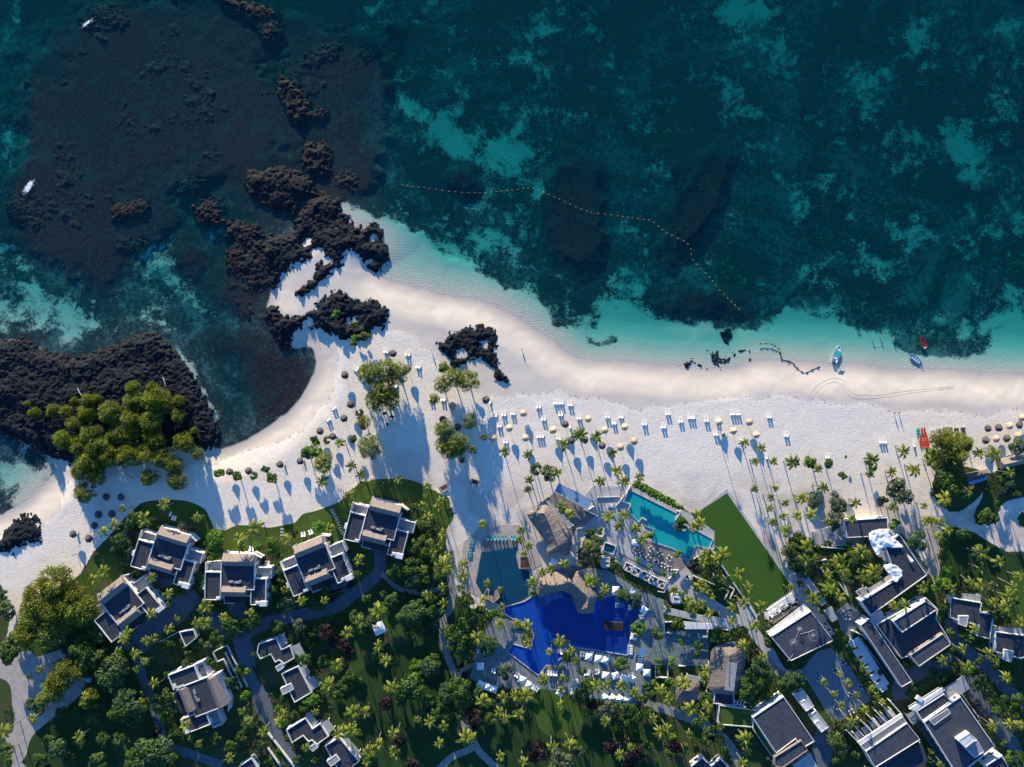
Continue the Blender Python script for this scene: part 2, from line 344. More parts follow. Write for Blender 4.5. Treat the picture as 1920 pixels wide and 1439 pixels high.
for b in [(770,190,75,22,.28,38),(850,250,70,28,.25,45),(930,270,90,55,.22),(960,345,70,60,.22),(985,450,70,40,.15),(890,430,60,40,.1),(1405,10,60,30,.45),
  (1160,570,50,60,.25),(1240,615,130,40,.4),(1420,650,90,25,.35),(1530,605,100,35,.4),(1700,665,180,22,.3),(1890,610,80,50,.25),(1390,200,40,60,.14),(1730,60,40,40,.16),(1700,400,40,50,.16),(1850,330,30,60,.16),(1250,300,40,60,.10),(1060,200,50,40,.12),(1350,480,30,40,.14),(1600,520,60,30,.18),(1240,440,30,30,.2),(1480,90,40,40,.12),(1640,480,30,30,.15),(1780,440,50,30,.15),(1810,280,40,60,.25),(1640,200,30,60,.18),
  (1520,380,30,50,.22),(1900,100,30,150,.16),(1780,130,60,50,.12),(1560,480,30,60,.12),(1890,440,40,60,.15),(1150,120,60,60,.08),(1330,90,40,70,.1),(1000,60,50,80,.1),
  (30,580,90,60,.26),(150,612,110,30,.3),(30,480,60,100,.1),(290,460,90,40,.22),(340,560,80,60,.1),(430,290,110,22,.14,-15),(14,220,30,260,.22),(110,95,20,14,.2),(175,140,14,30,.18),(120,185,10,8,.3),(172,275,8,12,.3),(165,298,8,5,.3),(405,75,20,8,.3),(530,80,10,12,.3),(480,285,60,15,.1),
  (350,690,12,60,.3,-28),(395,770,12,40,.25,-30),(40,890,60,50,.22),(15,905,40,40,.2),(330,500,120,70,.06),(450,580,40,60,.06),(730,430,60,40,.3),(820,500,70,40,.3),(1700,620,40,20,.2),
  (700,60,60,60,.05),(660,385,30,25,.15)]:
    Lt += b[4]*blob(b[0],b[1],b[2],b[3],b[5] if len(b) > 5 else 0)
Br = np.zeros(GX.shape)
for b in [(240,160,190,170,.45,0,1),(110,370,110,110,.35,0,.9),(480,60,120,60,.25,0,.8),(610,100,90,50,.2,0,.8),(1082,400,50,105,.45,0,1),(1305,385,42,120,.35,28,.8),(870,335,38,34,.3,0,.5),
  (1330,570,110,35,.3,0,.5),(470,520,80,80,.25,0,.6),(520,720,70,90,.3,0,.6),(430,640,90,50,.2,0,.4),(360,470,50,60,.1,0,.5),(650,260,90,120,.15,0,.5),(180,480,70,60,.2,0,.7),
  (1745,655,95,24,.35,0,0),(1640,600,60,15,.3,0,0),(1200,655,60,10,.2,30,0),(310,90,60,60,.3,0,.8),(60,60,90,60,.1,0,.2),(500,330,120,90,.2,0,.6),(1470,420,60,120,.12,0,0),(20,560,30,20,.2,0,0),(600,330,60,50,.3,0,.7)]:
    g_ = blob(b[0],b[1],b[2],b[3],b[5]); Lt -= b[4]*g_; Br = np.maximum(Br, b[6]*g_)
REEF = [(130,25),(200,-10),(400,-10),(425,60),(520,120),(600,60),(720,65),(735,200),(720,330),(640,350),(500,290),(430,310),(335,350),(380,470),(520,480),(530,640),(450,560),(330,430),(290,440),(215,440),(130,560),(65,440),(28,360),(52,300),(38,160),(105,140),(95,60)]
rf = sdf(WP(REEF), GX, GY)+(fbm(GX,GY,.05,4,71)-.5)*26+(fbm(GX,GY,.3,3,72)-.5)*6; rk = 1/(1+np.exp(-np.clip(rf,-40,40)/1.2))*(.55+.6*fbm(GX,GY,.04,3,77))
Br = np.clip(Br*1.5,0,1); Br = np.where(Br > .25, np.clip((Br+(fbm(GX,GY,.15,4,73)-.5)*.5-.25)*2.2,0,1), 0); Br = np.maximum(Br, np.clip(rk,0,1)); Lt -= .28*Br
off = np.maximum(-sh, 0)
wm = 1/(1+np.exp((PXX-600)/18)); Lt -= .48*wm*np.exp(-(off/9)**2)*(1-blob(350,690,22,90,-28))*(1-.8*blob(40,890,60,60)); Br = np.maximum(Br, .22*wm*np.exp(-(off/9)**2)*fbm(GX,GY,.1,4,91)*1.4)
# the point between the two bays and the west bay are shallow and rocky, the open side shelves off
west = 1/(1+np.exp((PXX-640)/40))*1/(1+np.exp((330-PYY)/120))
lft = 1/(1+np.exp((PXX-1120)/25))
d_in = np.interp(off, [0,4,10,16,24,40], [0,.75,2.3,3.6,4.3,4.6])*(1-.72*lft)
d_out = np.interp(off, [0,3,8,15,25,40,80,300], [0,.25,.8,1.9,2.7,3.4,4.2,5.5])
k_ = 1/(1+np.exp(-np.clip(shal,-40,40)/.9)); depth = d_out*(1-k_)+np.minimum(d_in,d_out)*k_
depth *= 1-.45*west; depth *= 1-.6*np.clip(Br,0,1); depth *= 1-.45*np.clip(rk,0,1)
depth = depth*(.85+.3*fbm(GX,GY,.05,3,11))
ss = lambda t: np.clip(t,0,1)**2*(3-2*np.clip(t,0,1))
GZ = np.where(sh > 0, SEA*(1-ss(sh/13)), SEA-depth)
GZ = GZ - .10*fbm(GX,GY,.22,3,8)*ss(sh/4)*(gd < -1)
def gz(x, y):
    i = np.clip(np.searchsorted(xs, x)-1, 0, len(xs)-2); j = np.clip(np.searchsorted(ys, y)-1, 0, len(ys)-2)
    u = (x-xs[i])/(xs[i+1]-xs[i]); v = (y-ys[j])/(ys[j+1]-ys[j])
    return float((GZ[j,i]*(1-u)+GZ[j,i+1]*u)*(1-v)+(GZ[j+1,i]*(1-u)+GZ[j+1,i+1]*u)*v)
def gridfaces(ny, nx):
    a = (np.arange(ny-1)[:,None]*nx+np.arange(nx-1)[None]).ravel(); return np.stack([a, a+1, a+nx+1, a+nx], 1)
t = NT('sand_grass_and_seabed')
A = {k: t.att(k) for k in ('shore','dry','garden','light','brown','shal')}
nA = t.noise(.9, 5, .6, .2); nB = t.noise(.08, 4, .55, .6); nC = t.noise(5, 4, .65)
sand = t.mix(t.mr(nB, .35, .65), (.64,.565,.47), (.58,.51,.425))                                  # firm cream sand
wet = (.50,.42,.35)
sand = t.mix(t.mr(A['shore'], .2, 5.5, .6, 0), sand, wet)
drysand = t.mix(t.mr(nA, .35, .7), (.79,.71,.60), (.68,.61,.52))                                  # loose white sand
w_ = t.wave(.5, 2.5, .15, 2, 'Y')
sand = t.mix(t.math('MULTIPLY', t.mr(w_, .6, 1, 0, .25), t.mr(nB, .4, .6)), sand, (.62,.56,.50))
drysand = t.mix(t.mr(nC, .58, .78, 0, .3), drysand, (.40,.36,.33))
litter = t.math('MULTIPLY', t.mr(t.noise(.05, 3, .6), .5, .7), t.mr(t.noise(2.2, 5, .75), .5, .68))
dsd = t.math('ADD', A['dry'], t.math('MULTIPLY', t.math('SUBTRACT', nB, .5), 10))
inl = t.mr(A['dry'], 20, 40)
drysand = t.mix(t.math('MULTIPLY', litter, t.mr(A['dry'], 4, 14, .15, .5)), drysand, (.26,.22,.18))
drysand = t.mix(t.math('MULTIPLY', t.mr(nB, .40, .6, .25, .9), inl), drysand, (.50,.43,.365))
line = t.math('MULTIPLY', t.mr(t.math('ABSOLUTE', dsd), 0, .9, 1, 0), t.mr(nA, .5, .62))
land = t.mix(t.mr(dsd, -1.2, 1.2), sand, drysand); land = t.mix(t.math('MULTIPLY', line, .7), land, (.30,.25,.21))
gsd = t.math('ADD', A['garden'], t.math('MULTIPLY', t.math('SUBTRACT', nA, .5), 1.5))
gr = t.mix(t.mr(t.noise(.18, 4, .6, .5), .4, .62), (.035,.075,.016), (.07,.055,.035)); gr = t.mix(t.mr(nC, .4, .7, 0, .6), gr, (.05,.09,.02))
land = t.mix(t.mr(gsd, -.15, .15), land, gr)
# seabed: pale sand, weed and brown coral in drifts
m1 = t.noise(.075, 8, .68, .3); m2 = t.noise(.30, 6, .75, .2); m3 = t.noise(1.5, 4, .7)
f = t.math('ADD', A['light'], t.math('MULTIPLY', t.math('SUBTRACT', m1, .5), 1.5)); f = t.math('ADD', f, t.math('MULTIPLY', t.math('SUBTRACT', m2, .5), .75)); f = t.math('ADD', f, t.math('MULTIPLY', t.math('SUBTRACT', m3, .5), .55))
f = t.math('ADD', f, t.mr(A['shore'], -7, -1, 0, .5)); f = t.math('ADD', f, t.math('MULTIPLY', t.mr(A['shal'], -1.5, 4), .6))
sf = t.mr(f, .46, .70)
weed = t.mix(t.mr(m3, .4, .65), (.008,.020,.024), (.03,.05,.05))
m4 = t.math('ADD', t.math('MULTIPLY', t.noise(.035, 6, .7, .6), .55), t.math('MULTIPLY', t.noise(.6, 6, .8, .3), .45)); weed = t.mix(t.mr(m4, .485, .60), weed, (.085,.145,.14)); coral = t.mix(t.mr(m3, .38, .70), (.008,.008,.013), (.050,.034,.038)); coral = t.mix(t.mr(t.noise(.12,5,.7,.4), .5, .68), coral, (.012,.035,.038))
bedd = t.mix(A['brown'], weed, coral)
bed = t.mix(sf, bedd, (.52,.47,.38))
col = t.mix(t.mr(A['shore'], -.6, .4), bed, land)
rip = t.math('ADD', t.math('MULTIPLY', t.wave(.42, 14, .6, 4, 'Y', rot=R(-25)), .55), t.math('MULTIPLY', t.noise(1.1, 4, .6, .6), .6)); rip2 = t.math('MULTIPLY', rip, t.mr(A['shore'], -14, -2, .2, 1)); 
hgt = t.math('ADD', t.math('MULTIPLY', t.math('MULTIPLY', rip2, t.mr(A['shore'], -1, 1.5, .40, 0)), 1.0), t.math('MULTIPLY', nC, t.mr(dsd, -1, 2, .10, .28)))
hgt = t.math('ADD', hgt, t.math('MULTIPLY', t.mr(t.vor(1.1), 0, .5), t.mr(dsd, -1, 2, .0, .22)))
t.bump(hgt, .7, .22); MT['ground'] = t.fin(col, .9, .15)
V = np.stack([GX.ravel(), GY.ravel(), GZ.ravel()], 1)
me = mesh_np('ground', V, gridfaces(len(ys), len(xs)), MT['ground'])
for k, a in (('shore',sh),('dry',dry),('garden',gd),('light',Lt),('brown',Br),('shal',shal)): attr(me, k, np.clip(a,-500,500))
me.polygons.foreach_set('use_smooth', np.ones(len(me.polygons), bool))
tag(put('ground', me), kind='structure')
# ---------------------------------------------------------------- sea surface
wx = np.concatenate([np.linspace(-900,-210,20)[:-1], np.arange(-210,210.01,1.2), np.linspace(210,900,20)[1:]])
wy = np.concatenate([np.arange(-70,160.01,1.2), np.linspace(160,900,20)[1:]])
WX, WY = np.meshgrid(wx, wy)
ix = np.clip(np.searchsorted(xs, WX), 0, len(xs)-1); iy = np.clip(np.searchsorted(ys, WY), 0, len(ys)-1)
dz = SEA-GZ[iy, ix]; wd = np.maximum(dz, 0)
PXX, PYY = WX/S+960, 719.5-WY/S
foam = sum(blob(*b) for b in [(160,40,22,5,-35),(48,350,8,26,40),(20,641,34,6,8),(300,668,60,3,-20)])
F_ = gridfaces(len(wy), len(wx)); keep = dz.ravel()[F_].max(1) > -.25; F_ = F_[keep]
t = NT('sea_water'); dpt = t.att('depth')
def ex(k): return t.math('EXPONENT', t.math('MULTIPLY', dpt, -k))
cc = t.n('ShaderNodeCombineColor'); 
for i, k in enumerate((.58,.100,.092)): t.link(ex(k), cc.inputs[i])
tr = t.n('ShaderNodeBsdfTransparent'); t.link(cc.outputs[0], tr.inputs[0])
df = t.n('ShaderNodeBsdfDiffuse'); df.inputs[0].default_value = (.001,.056,.070,1)
mx = t.n('ShaderNodeMixShader'); t.put(t.mr(dpt, 0, 6, 0, .33, False), mx.inputs[0]); t.link(tr.outputs[0], mx.inputs[1]); t.link(df.outputs[0], mx.inputs[2])
gl = t.n('ShaderNodeBsdfGlossy'); gl.inputs['Roughness'].default_value = .08

bm = t.n('ShaderNodeBump'); bm.inputs['Strength'].default_value = .5; bm.inputs['Distance'].default_value = .3
wv = t.math('ADD', t.noise(.8, 4, .6, .4), t.math('MULTIPLY', t.wave(.3, 5, .6, 2, 'Y', rot=R(-20)), .35)); t.link(wv, bm.inputs['Height'])
for q in (gl, df): t.link(bm.outputs[0], q.inputs['Normal'])
frs = t.schlick(bm.outputs[0], .02, .55)
m2_ = t.n('ShaderNodeMixShader'); t.link(frs, m2_.inputs[0]); t.link(mx.outputs[0], m2_.inputs[1]); t.link(gl.outputs[0], m2_.inputs[2])
fo = t.n('ShaderNodeBsdfDiffuse'); fo.inputs[0].default_value = (.8,.82,.84,1)
fm = t.math('MULTIPLY', t.mr(t.math('ADD', t.att('foam'), t.math('MULTIPLY', t.noise(.9, 6, .85, 1), 1.9)), 1.62, 1.8), 1)
edge = t.math('MULTIPLY', t.mr(t.noise(.6, 4, .7, .5), .62, .72), t.mr(t.math('ABSOLUTE', t.math('SUBTRACT', dpt, .06)), 0, .05, .35, 0))
m3_ = t.n('ShaderNodeMixShader'); t.link(t.math('MAXIMUM', fm, edge), m3_.inputs[0]); t.link(m2_.outputs[0], m3_.inputs[1]); t.link(fo.outputs[0], m3_.inputs[2])
t.link(m3_.outputs[0], t.out.inputs[0]); MT['sea'] = t.m
used, inv = np.unique(F_, return_inverse=True)
me = mesh_np('sea', np.stack([WX.ravel()[used], WY.ravel()[used], np.full(len(used), SEA)], 1), inv.reshape(F_.shape), MT['sea'])
attr(me, 'depth', wd.ravel()[used]); attr(me, 'foam', foam.ravel()[used])
tag(put('sea', me), kind='structure')
# ---------------------------------------------------------------- lava rock
def gz_np(X, Y):
    i = np.clip(np.searchsorted(xs, X)-1, 0, len(xs)-2); j = np.clip(np.searchsorted(ys, Y)-1, 0, len(ys)-2)
    u = (X-xs[i])/(xs[i+1]-xs[i]); v = (Y-ys[j])/(ys[j+1]-ys[j])
    return (GZ[j,i]*(1-u)+GZ[j,i+1]*u)*(1-v)+(GZ[j+1,i]*(1-u)+GZ[j+1,i+1]*u)*v
def ell(px, py, rx, ry, rot=0, n=12, seed=0):
    r = random.Random(seed+int(px)); return [(px+math.cos(a)*rx*k*math.cos(R(rot))-math.sin(a)*ry*k*math.sin(R(rot)), py+math.cos(a)*rx*k*math.sin(R(rot))+math.sin(a)*ry*k*math.cos(R(rot)))
        for a, k in [(2*math.pi*i/n, r.uniform(.75,1.15)) for i in range(n)]]
def rock(poly, label, hmax=1.6, base=None, holes=(), step=.36, gap=.0, seed=1, cover=.35, cat='lava rocks', edge=3.5):
    P = WP(poly); x0 = min(p[0] for p in P)-1; x1 = max(p[0] for p in P)+1; y0 = min(p[1] for p in P)-1; y1 = max(p[1] for p in P)+1
    X, Y = np.meshgrid(np.arange(x0,x1,step), np.arange(y0,y1,step))
    r = np.random.default_rng(seed); X = X+r.uniform(-.4,.4,X.shape)*step; Y = Y+r.uniform(-.4,.4,Y.shape)*step
    d = sdf(P, X, Y)+(fbm(X,Y,.35,4,seed)-.5)*5*gap+(fbm(X,Y,.9,3,seed+4)-.5)*3
    for (hx,hy,hr) in holes:
        q = W(hx,hy); d = np.minimum(d, np.hypot(X-q[0],Y-q[1])-hr*S+(fbm(X,Y,.5,3,seed+7)-.5)*3)
    if edge > 4: d = d+(fbm(X,Y,.06,4,seed+20)-.5)*26-2; hmax2 = np.clip(1-d/edge,0,1)*.8
    else: hmax2 = 0
    a, b, c = worley(X+(fbm(X,Y,.5,2,5)-.5)*4, Y+(fbm(X,Y,.4,2,6)-.5)*4, .40, seed); a2, b2, c2 = worley(X+(fbm(X,Y,1.2,2,7)-.5), Y, 1.25, seed+1)
    crack = np.clip((b-a)/.18, 0, 1); crack2 = np.clip((b2-a2)/.2, 0, 1)
    z0 = gz_np(X, Y)
    h = hmax*np.clip(d/edge, -1, 1)*(.35+.65*fbm(X,Y,.12,3,seed+2)*1.3)+(c-.5)*.55*min(1,hmax)+crack*.3*min(1,hmax)+(c2-.5)*.42+crack2*.15+(fbm(X,Y,1.5,2,seed+3)-.5)*.4-.45-gap*.5-hmax2
    h = h+(fbm(X,Y,.3,3,seed+9)-cover-.1)*1.6*gap
    zb = z0 if base is None else np.maximum(z0, base)
    Z = zb+np.where(d > -.4, h, -3)
    F = gridfaces(*X.shape); k = (Z > z0-.12).ravel()[F].sum(1) >= 2
    F = F[k]; u, inv = np.unique(F, return_inverse=True); Z = np.maximum(Z, z0-.6)
    me = mesh_np('rock_outcrop', np.stack([X.ravel()[u]-P[0][0], Y.ravel()[u]-P[0][1], Z.ravel()[u]], 1), inv.reshape(F.shape), MT['rock'])
    o = put('rock_outcrop', me, None, (P[0][0], P[0][1], 0)); return tag(o, label, cat, 'black lava rock outcrops' if edge < 4 else None, 'stuff' if edge > 4 else None)
rock([(-80,640),(0,638),(40,632),(70,652),(100,664),(140,672),(200,652),(255,630),(290,622),(325,660),(355,700),(382,750),(402,790),(408,832),(385,845),(340,838),(300,846),(200,866),(130,872),(85,852),(40,826),(0,814),(-80,800)],
     'huge black lava headland under the wispy trees at the left edge', 1.8, SEA+.55, seed=3, gap=.25)
rock([(552,415),(575,380),(605,360),(632,372),(640,395),(662,418),(680,430),(698,416),(714,430),(716,455),(730,485),(708,506),(685,505),(670,482),(655,470),(645,480),(643,498),(605,530),(566,560),(545,555),(580,515),(588,490),(565,490),(535,515),(508,545),(494,510),(488,470),(500,440),(540,438)],
     'jagged black rock point reaching the tip of the white sandbar', 2.0, SEA+.5, [(594,478,11),(700,445,5),(693,490,5),(577,512,11),(612,488,5),(572,452,5)], seed=5, gap=.45)
rock([(492,575),(520,575),(538,590),(575,588),(600,560),(632,540),(652,548),(668,562),(698,560),(725,575),(733,592),(718,622),(702,614),(692,640),(650,640),(620,630),(598,618),(565,622),(543,630),(546,655),(520,646),(500,612)],
     'black rock cluster with small green bushes above the curved cove', 1.9, SEA+.5, [(582,606,5),(662,600,5),(574,606,6)], seed=6, gap=.32)
rock([(812,640),(830,636),(845,622),(870,612),(925,610),(933,640),(932,668),(945,695),(957,722),(935,716),(915,692),(890,676),(862,690),(845,700),(838,668),(820,660)],
     'black lava rocks standing alone on the open white beach', 1.7, holes=[(908,646,4),(864,664,5),(893,690,9)], seed=8, gap=.34)
rock(zpl('A',-60,440,0,430,60,330,150,240,290,270,320,420,300,470,180,500,100,560,0,545,-60,540), 'dark rock mound on the sand at the left edge', 1.6, seed=9, gap=.3)
rock(zpl('L',870,290,940,225,1040,265,1085,355,1040,345,980,300,920,345,880,340), 'small rocks at the waterline, left of the larger pair', 1.1, seed=10, gap=.5, step=.3)
rock(zpl('L',1090,180,1140,160,1200,200,1290,185,1325,300,1305,395,1210,370,1140,310,1090,250), 'larger rocks at the waterline left of the white motorboat', 1.2, seed=12, gap=.5, step=.3)
rock(zpl('L',1325,240,1400,160,1490,180,1500,280,1470,280,1465,215,1400,200,1360,260), 'thin arc of rocks in the shallows left of the motorboat', 1.0, seed=13, gap=.4, step=.3)
rock(zpl('L',1235,20,1290,-20,1310,60,1280,110,1245,80), 'dark rock patch in the turquoise shallows above the waterline rocks', .5, SEA-.5, seed=14, gap=.3)
for i, (e, lb, hm, bs) in enumerate([
  (ell(520,352,62,44,10), 'largest round rock islet in the bay, left of the point', 1.4, SEA+.3),
  (ell(588,298,30,38), 'oval rock islet above the jagged black point', 1.3, SEA+.2),
  (ell(648,338,24,22), 'small low rock right of the oval islet', .7, SEA),
  (ell(545,180,26,52,-25), 'tall narrow rock islet standing in the upper bay', 1.3, SEA+.1),
  (ell(592,212,20,12), 'small rock beside the foot of the narrow islet', .8, SEA),
  (ell(470,12,62,16,15), 'long low rock bar at the top edge', .9, SEA-.05),
  (ell(500,48,22,28), 'short rock spur hanging below the top rock bar', .7, SEA-.1),
  (ell(388,398,42,26,20), 'low dark reef left of the largest islet', 1.0, SEA),
  (ell(458,436,42,28,15), 'broad low reef below the largest islet', .9, SEA),
  (ell(238,392,40,22,-15), 'low brown reef in the middle of the west bay', .8, SEA),
  (ell(352,345,26,16,-20), 'small reef upper left of the largest islet', .5, SEA-.1),
  (ell(238,456,30,14), 'small brown reef below the mid bay reef', .4, SEA-.15),
  (ell(602,98,42,18,-30), 'submerged dark reef right of the narrow islet', .4, SEA-.25),
  (ell(688,88,18,20), 'small round submerged reef near the top centre', .3, SEA-.3),
  (ell(60,390,50,40), 'dim reef near the surf at the left edge', .3, SEA-.3),
  (ell(185,30,50,25), 'dim reef beside the surf in the top left corner', .3, SEA-.3),
  (ell(472,490,44,62,-20), 'dark shelf of rock left of the jagged point', .8, SEA+.12)]):
    rock(e, lb, hm, bs, seed=20+i, gap=.3)

rock([(min(x,650),y) for x,y in REEF], 'broad submerged brown reef filling the upper left bay', .5, SEA-.5, [(430,120,16),(175,140,14),(172,280,9),(470,280,22),(330,300,18),(120,185,8),(405,75,14),(530,80,9),(300,180,10),(250,60,8)], step=.55, seed=41, gap=.8, cat='reef', edge=16)
rock(ell(1082,400,50,100,0,16), 'long dark oval reef under the middle of the float rope', .5, SEA-1.7, step=.6, seed=42, gap=.3, cat='reef', edge=9)
rock(ell(1305,385,36,112,28,16), 'slanting dark reef right of the oval one near the float rope', .5, SEA-1.7, step=.6, seed=43, gap=.3, cat='reef', edge=9)
rock([(405,500),(470,480),(500,545),(490,600),(520,660),(480,690),(430,640),(400,570)], 'dim submerged reef flat left of the jagged point', .5, SEA-.9, step=.6, seed=44, gap=.5, cat='reef', edge=9)
# ---------------------------------------------------------------- lawns, paths, terraces (sheets about 2 cm apart)
def sheet(name, pts, z, m, smooth=0, kind='structure', **k):
    if smooth: pts = spline(pts, smooth, True)
    return tag(MB().prism(WP(pts), z-.3, z).obj(name, MT[m]), kind=kind, **k)
def ribbon(name, pts, w, z, m, n=5):
    P = spline(WP(pts), n); L = []; Rr = []
    for i, p in enumerate(P):
        a = Vector(P[max(i-1,0)]); b = Vector(P[min(i+1,len(P)-1)]); t = (b-a).normalized(); u = Vector((-t.y,t.x))*w/2
        L.append((p[0]+u.x,p[1]+u.y,z)); Rr.append((p[0]-u.x,p[1]-u.y,z))
    mb = MB(); nn = len(P); mb.add(L+Rr, [(i,nn+i,nn+i+1,i+1) for i in range(nn-1)])
    return tag(mb.obj(name, MT[m]), kind='structure')
sheet('lawn', zpl('A',1060,180,1150,155,1300,150,1420,165,1520,210,1565,270,1600,380,1590,440,1500,420,1440,360,1200,300,1100,290,1060,260), .02, 'lawn', 3)
sheet('lawn', zpl('C',190,470,290,415,380,410,480,415,600,430,720,410,830,385,900,310,1000,285,1130,240,1260,190,1340,200,1320,420,1230,450,1130,480,900,520,760,560,500,600,300,660,190,640,170,540), .024, 'lawn', 3)
sheet('lawn', zpl('C',1340,120,1400,40,1560,0,1700,-10,1860,0,2020,60,2160,160,2230,240,2260,330,2180,420,2000,260,1860,180,1700,150,1540,150,1380,240,1300,210), .022, 'lawn', 3)
sheet('lawn', zpl('A',620,700,700,600,780,560,870,560,900,640,860,700,760,760,700,850,640,870,605,780), .026, 'lawn', 3)
sheet('lawn', zpl('F',-300,560,400,180,440,340,520,560,560,700,600,900,520,1100,700,1240,1000,1440,-500,1440,-560,900), .020, 'dlawn', 2)
sheet('lawn', zpl('F',720,1210,640,1000,900,1050,1100,880,1260,760,1400,720,1640,870,1750,1000,1950,1100,2000,1300,2350,1440,900,1440), .021, 'dlawn', 2)
sheet('lawn', zpl('F',1270,740,1420,700,1560,800,1640,860,1700,1000,1640,1160,1400,1160,1260,1000), .028, 'lawn', 3)
sheet('lawn', zpl('B',270,1200,330,1110,480,1020,650,960,750,1000,900,1100,1000,1250,1050,1440,250,1440,240,1320), .023, 'dlawn', 2)
sheet('lawn', zpl('I',1300,560,1420,540,1560,500,1700,570,1850,640,2100,640,2100,1100,1900,1150,1780,950,1650,870,1450,850,1400,760,1320,700), .02, 'dlawn', 3)
sheet('lawn', zpl('I',1840,830,1930,760,1930,1150,1880,1100,1830,960), .026, 'lawn', 3)
sheet('artificial_lawn', zpl('G',1262,215,1835,1040,1822,1110,1650,1228,1525,1308,920,440,1000,388), .05, 'turf')
sheet('lawn_border', zpl('G',1262,175,1862,1040,1840,1150,1655,1260,1518,1332,905,440,925,425,1508,1292,1650,1215,1815,1100,1824,1042,1262,232,1010,396,1000,380), .045, 'conc')
# drives and paths
ribbon('drive', zpl('C',1590,560,1600,700,1590,820,1480,940,1330,1050,1170,1160,960,1200,760,1240,580,1290,420,1370,300,1450), 4.6, .040, 'asph')
ribbon('drive', zpl('D',100,190,300,250,350,400,400,560,500,760,560,950,660,1120,780,1320,850,1480), 4.4, .044, 'asph')
sheet('drive', zpl('D',450,720,540,700,620,850,650,1080,570,1060,460,900), .042, 'asph', 2)
ribbon('drive', zpl('A',1480,860,1380,930,1300,1010,1180,1070,1090,1180,1020,1240), 8.5, .043, 'asph')
ribbon('drive', zpl('B',1060,300,1200,380,1290,640,1380,900,1450,1100,1520,1240,1700,1310,2000,1420), 3.4, .047, 'asph')
ribbon('drive', zpl('A',1540,1000,1640,1060,1800,1180,1850,1290,1860,1400), 5.5, .041, 'asph')
for z, c, w in (('C',(1520,640,1560,560),7.5),('C',(1150,880,1240,960,1250,1010),9),('C',(280,1090,330,1200,360,1280),6.5),('A',(1200,640,1240,740,1260,800),6.5)):
    ribbon('forecourt', zpl(z,*c), w, .036, 'asph')
ribbon('path', zpl('C',1610,840,1690,920,1780,985,1930,1010,2050,1000,2160,970), 1.8, .050, 'path')
ribbon('path', zpl('E',500,640,515,780,500,900,520,1010,500,1160,450,1220,430,1320,435,1440,450,1520,480,1600,520,1700,560,1790,610,1900), 2.6, .052, 'path')
ribbon('path', zpl('F',620,930,640,1090,710,1200,760,1290,840,1370,930,1460), 2.6, .054, 'path')
ribbon('path', zpl('F',730,1240,640,1290,520,1340,400,1450), 2.6, .056, 'path')
ribbon('path', zpl('F',550,650,620,560,740,490), 1.7, .050, 'path')
ribbon('path', zpl('H',380,520,430,640,500,770,560,870,700,910,900,980,1080,1060,1240,1190,1340,1330,1400,1440), 3.6, .052, 'path')
ribbon('path', zpl('I',150,760,200,840,260,960,400,1110,470,1250), 3.0, .050, 'conc')
ribbon('promenade', zpl('G',1880,930,1740,760,1600,560), .1, .01, 'conc')
sheet('promenade', zpl('I',-20,420,10,470,160,800,260,750,330,1010,270,1080,150,905,-50,620), .035, 'sandpath')
ribbon('path', zpl('H',1390,-60,1440,80,1520,240,1640,390,1720,540,1800,600,2000,600), 4.0, .052, 'conc')
ribbon('path', zpl('J',240,490,120,500,40,440,0,380), 2.4, .055, 'path')
ribbon('drive', zpl('J',1360,60,1400,230,1530,360,1640,440,1720,520,1800,620,1900,700,2000,760), 4.6, .046, 'asph')
ribbon('drive', zpl('J',1470,520,1560,650,1640,780,1740,900,1840,1040,1880,1196,1900,1400), 5.2, .043, 'asph')
ribbon('drive', zpl('J',1000,690,1000,560,1150,480,1300,440,1400,360), 6, .048, 'asph')
ribbon('drive', zpl('J',480,900,420,980,400,1100,350,1250), 8, .044, 'asph')
sheet('sandy_track', zpl('B',-60,490,0,480,180,400,280,390,330,440,470,400,560,380,620,500,700,610,770,640,740,760,640,860,520,960,400,1050,300,1150,250,1260,240,1500,110,1500,100,1300,40,1150,110,1120,130,1000,110,880,100,740,60,660,-60,600), .012, 'sandpath', 3)
sheet('sandy_track', zpl('I',1240,350,1310,400,1280,560,1290,760,1240,830,1180,700,1200,560,1100,420), .013, 'sandpath', 2)
for k, (z, c) in enumerate((('C',(1145,245,1190,320,1220,390,1250,460,1290,510)),('A',(905,380,965,440,975,500,960,580)),('C',(715,415,712,510)),('C',(770,1010,800,1080,825,1160)))):
    P = spline(WP(zpl(z,*c)), 12); root = empty('stepping_stone_path', (P[0][0],P[0][1],.02))
    tag(root, ['stepping stones curving down the lawn beside the upper right villa','stepping stones curving beside the far left shrubs','short stepping stone line crossing the lawn edge','stepping stones running down to the drive below the third villa'][k], 'path', 'stepping stone paths')
    acc = 0; me = None; last = Vector(P[0])
    for p in P[1:]:
        v = Vector(p); acc += (v-last).length
        if acc > 1.0:
            t_ = (v-last); an = math.atan2(t_.y,t_.x); acc = 0
            if me is None: me = MB().box(-.3,.3,-.6,.6,0,.08).mesh('stone', MT['stone'])
            put('stone', me, root, (v.x-P[0][0], v.y-P[0][1], 0), an+random.uniform(-.15,.15))
        last = v
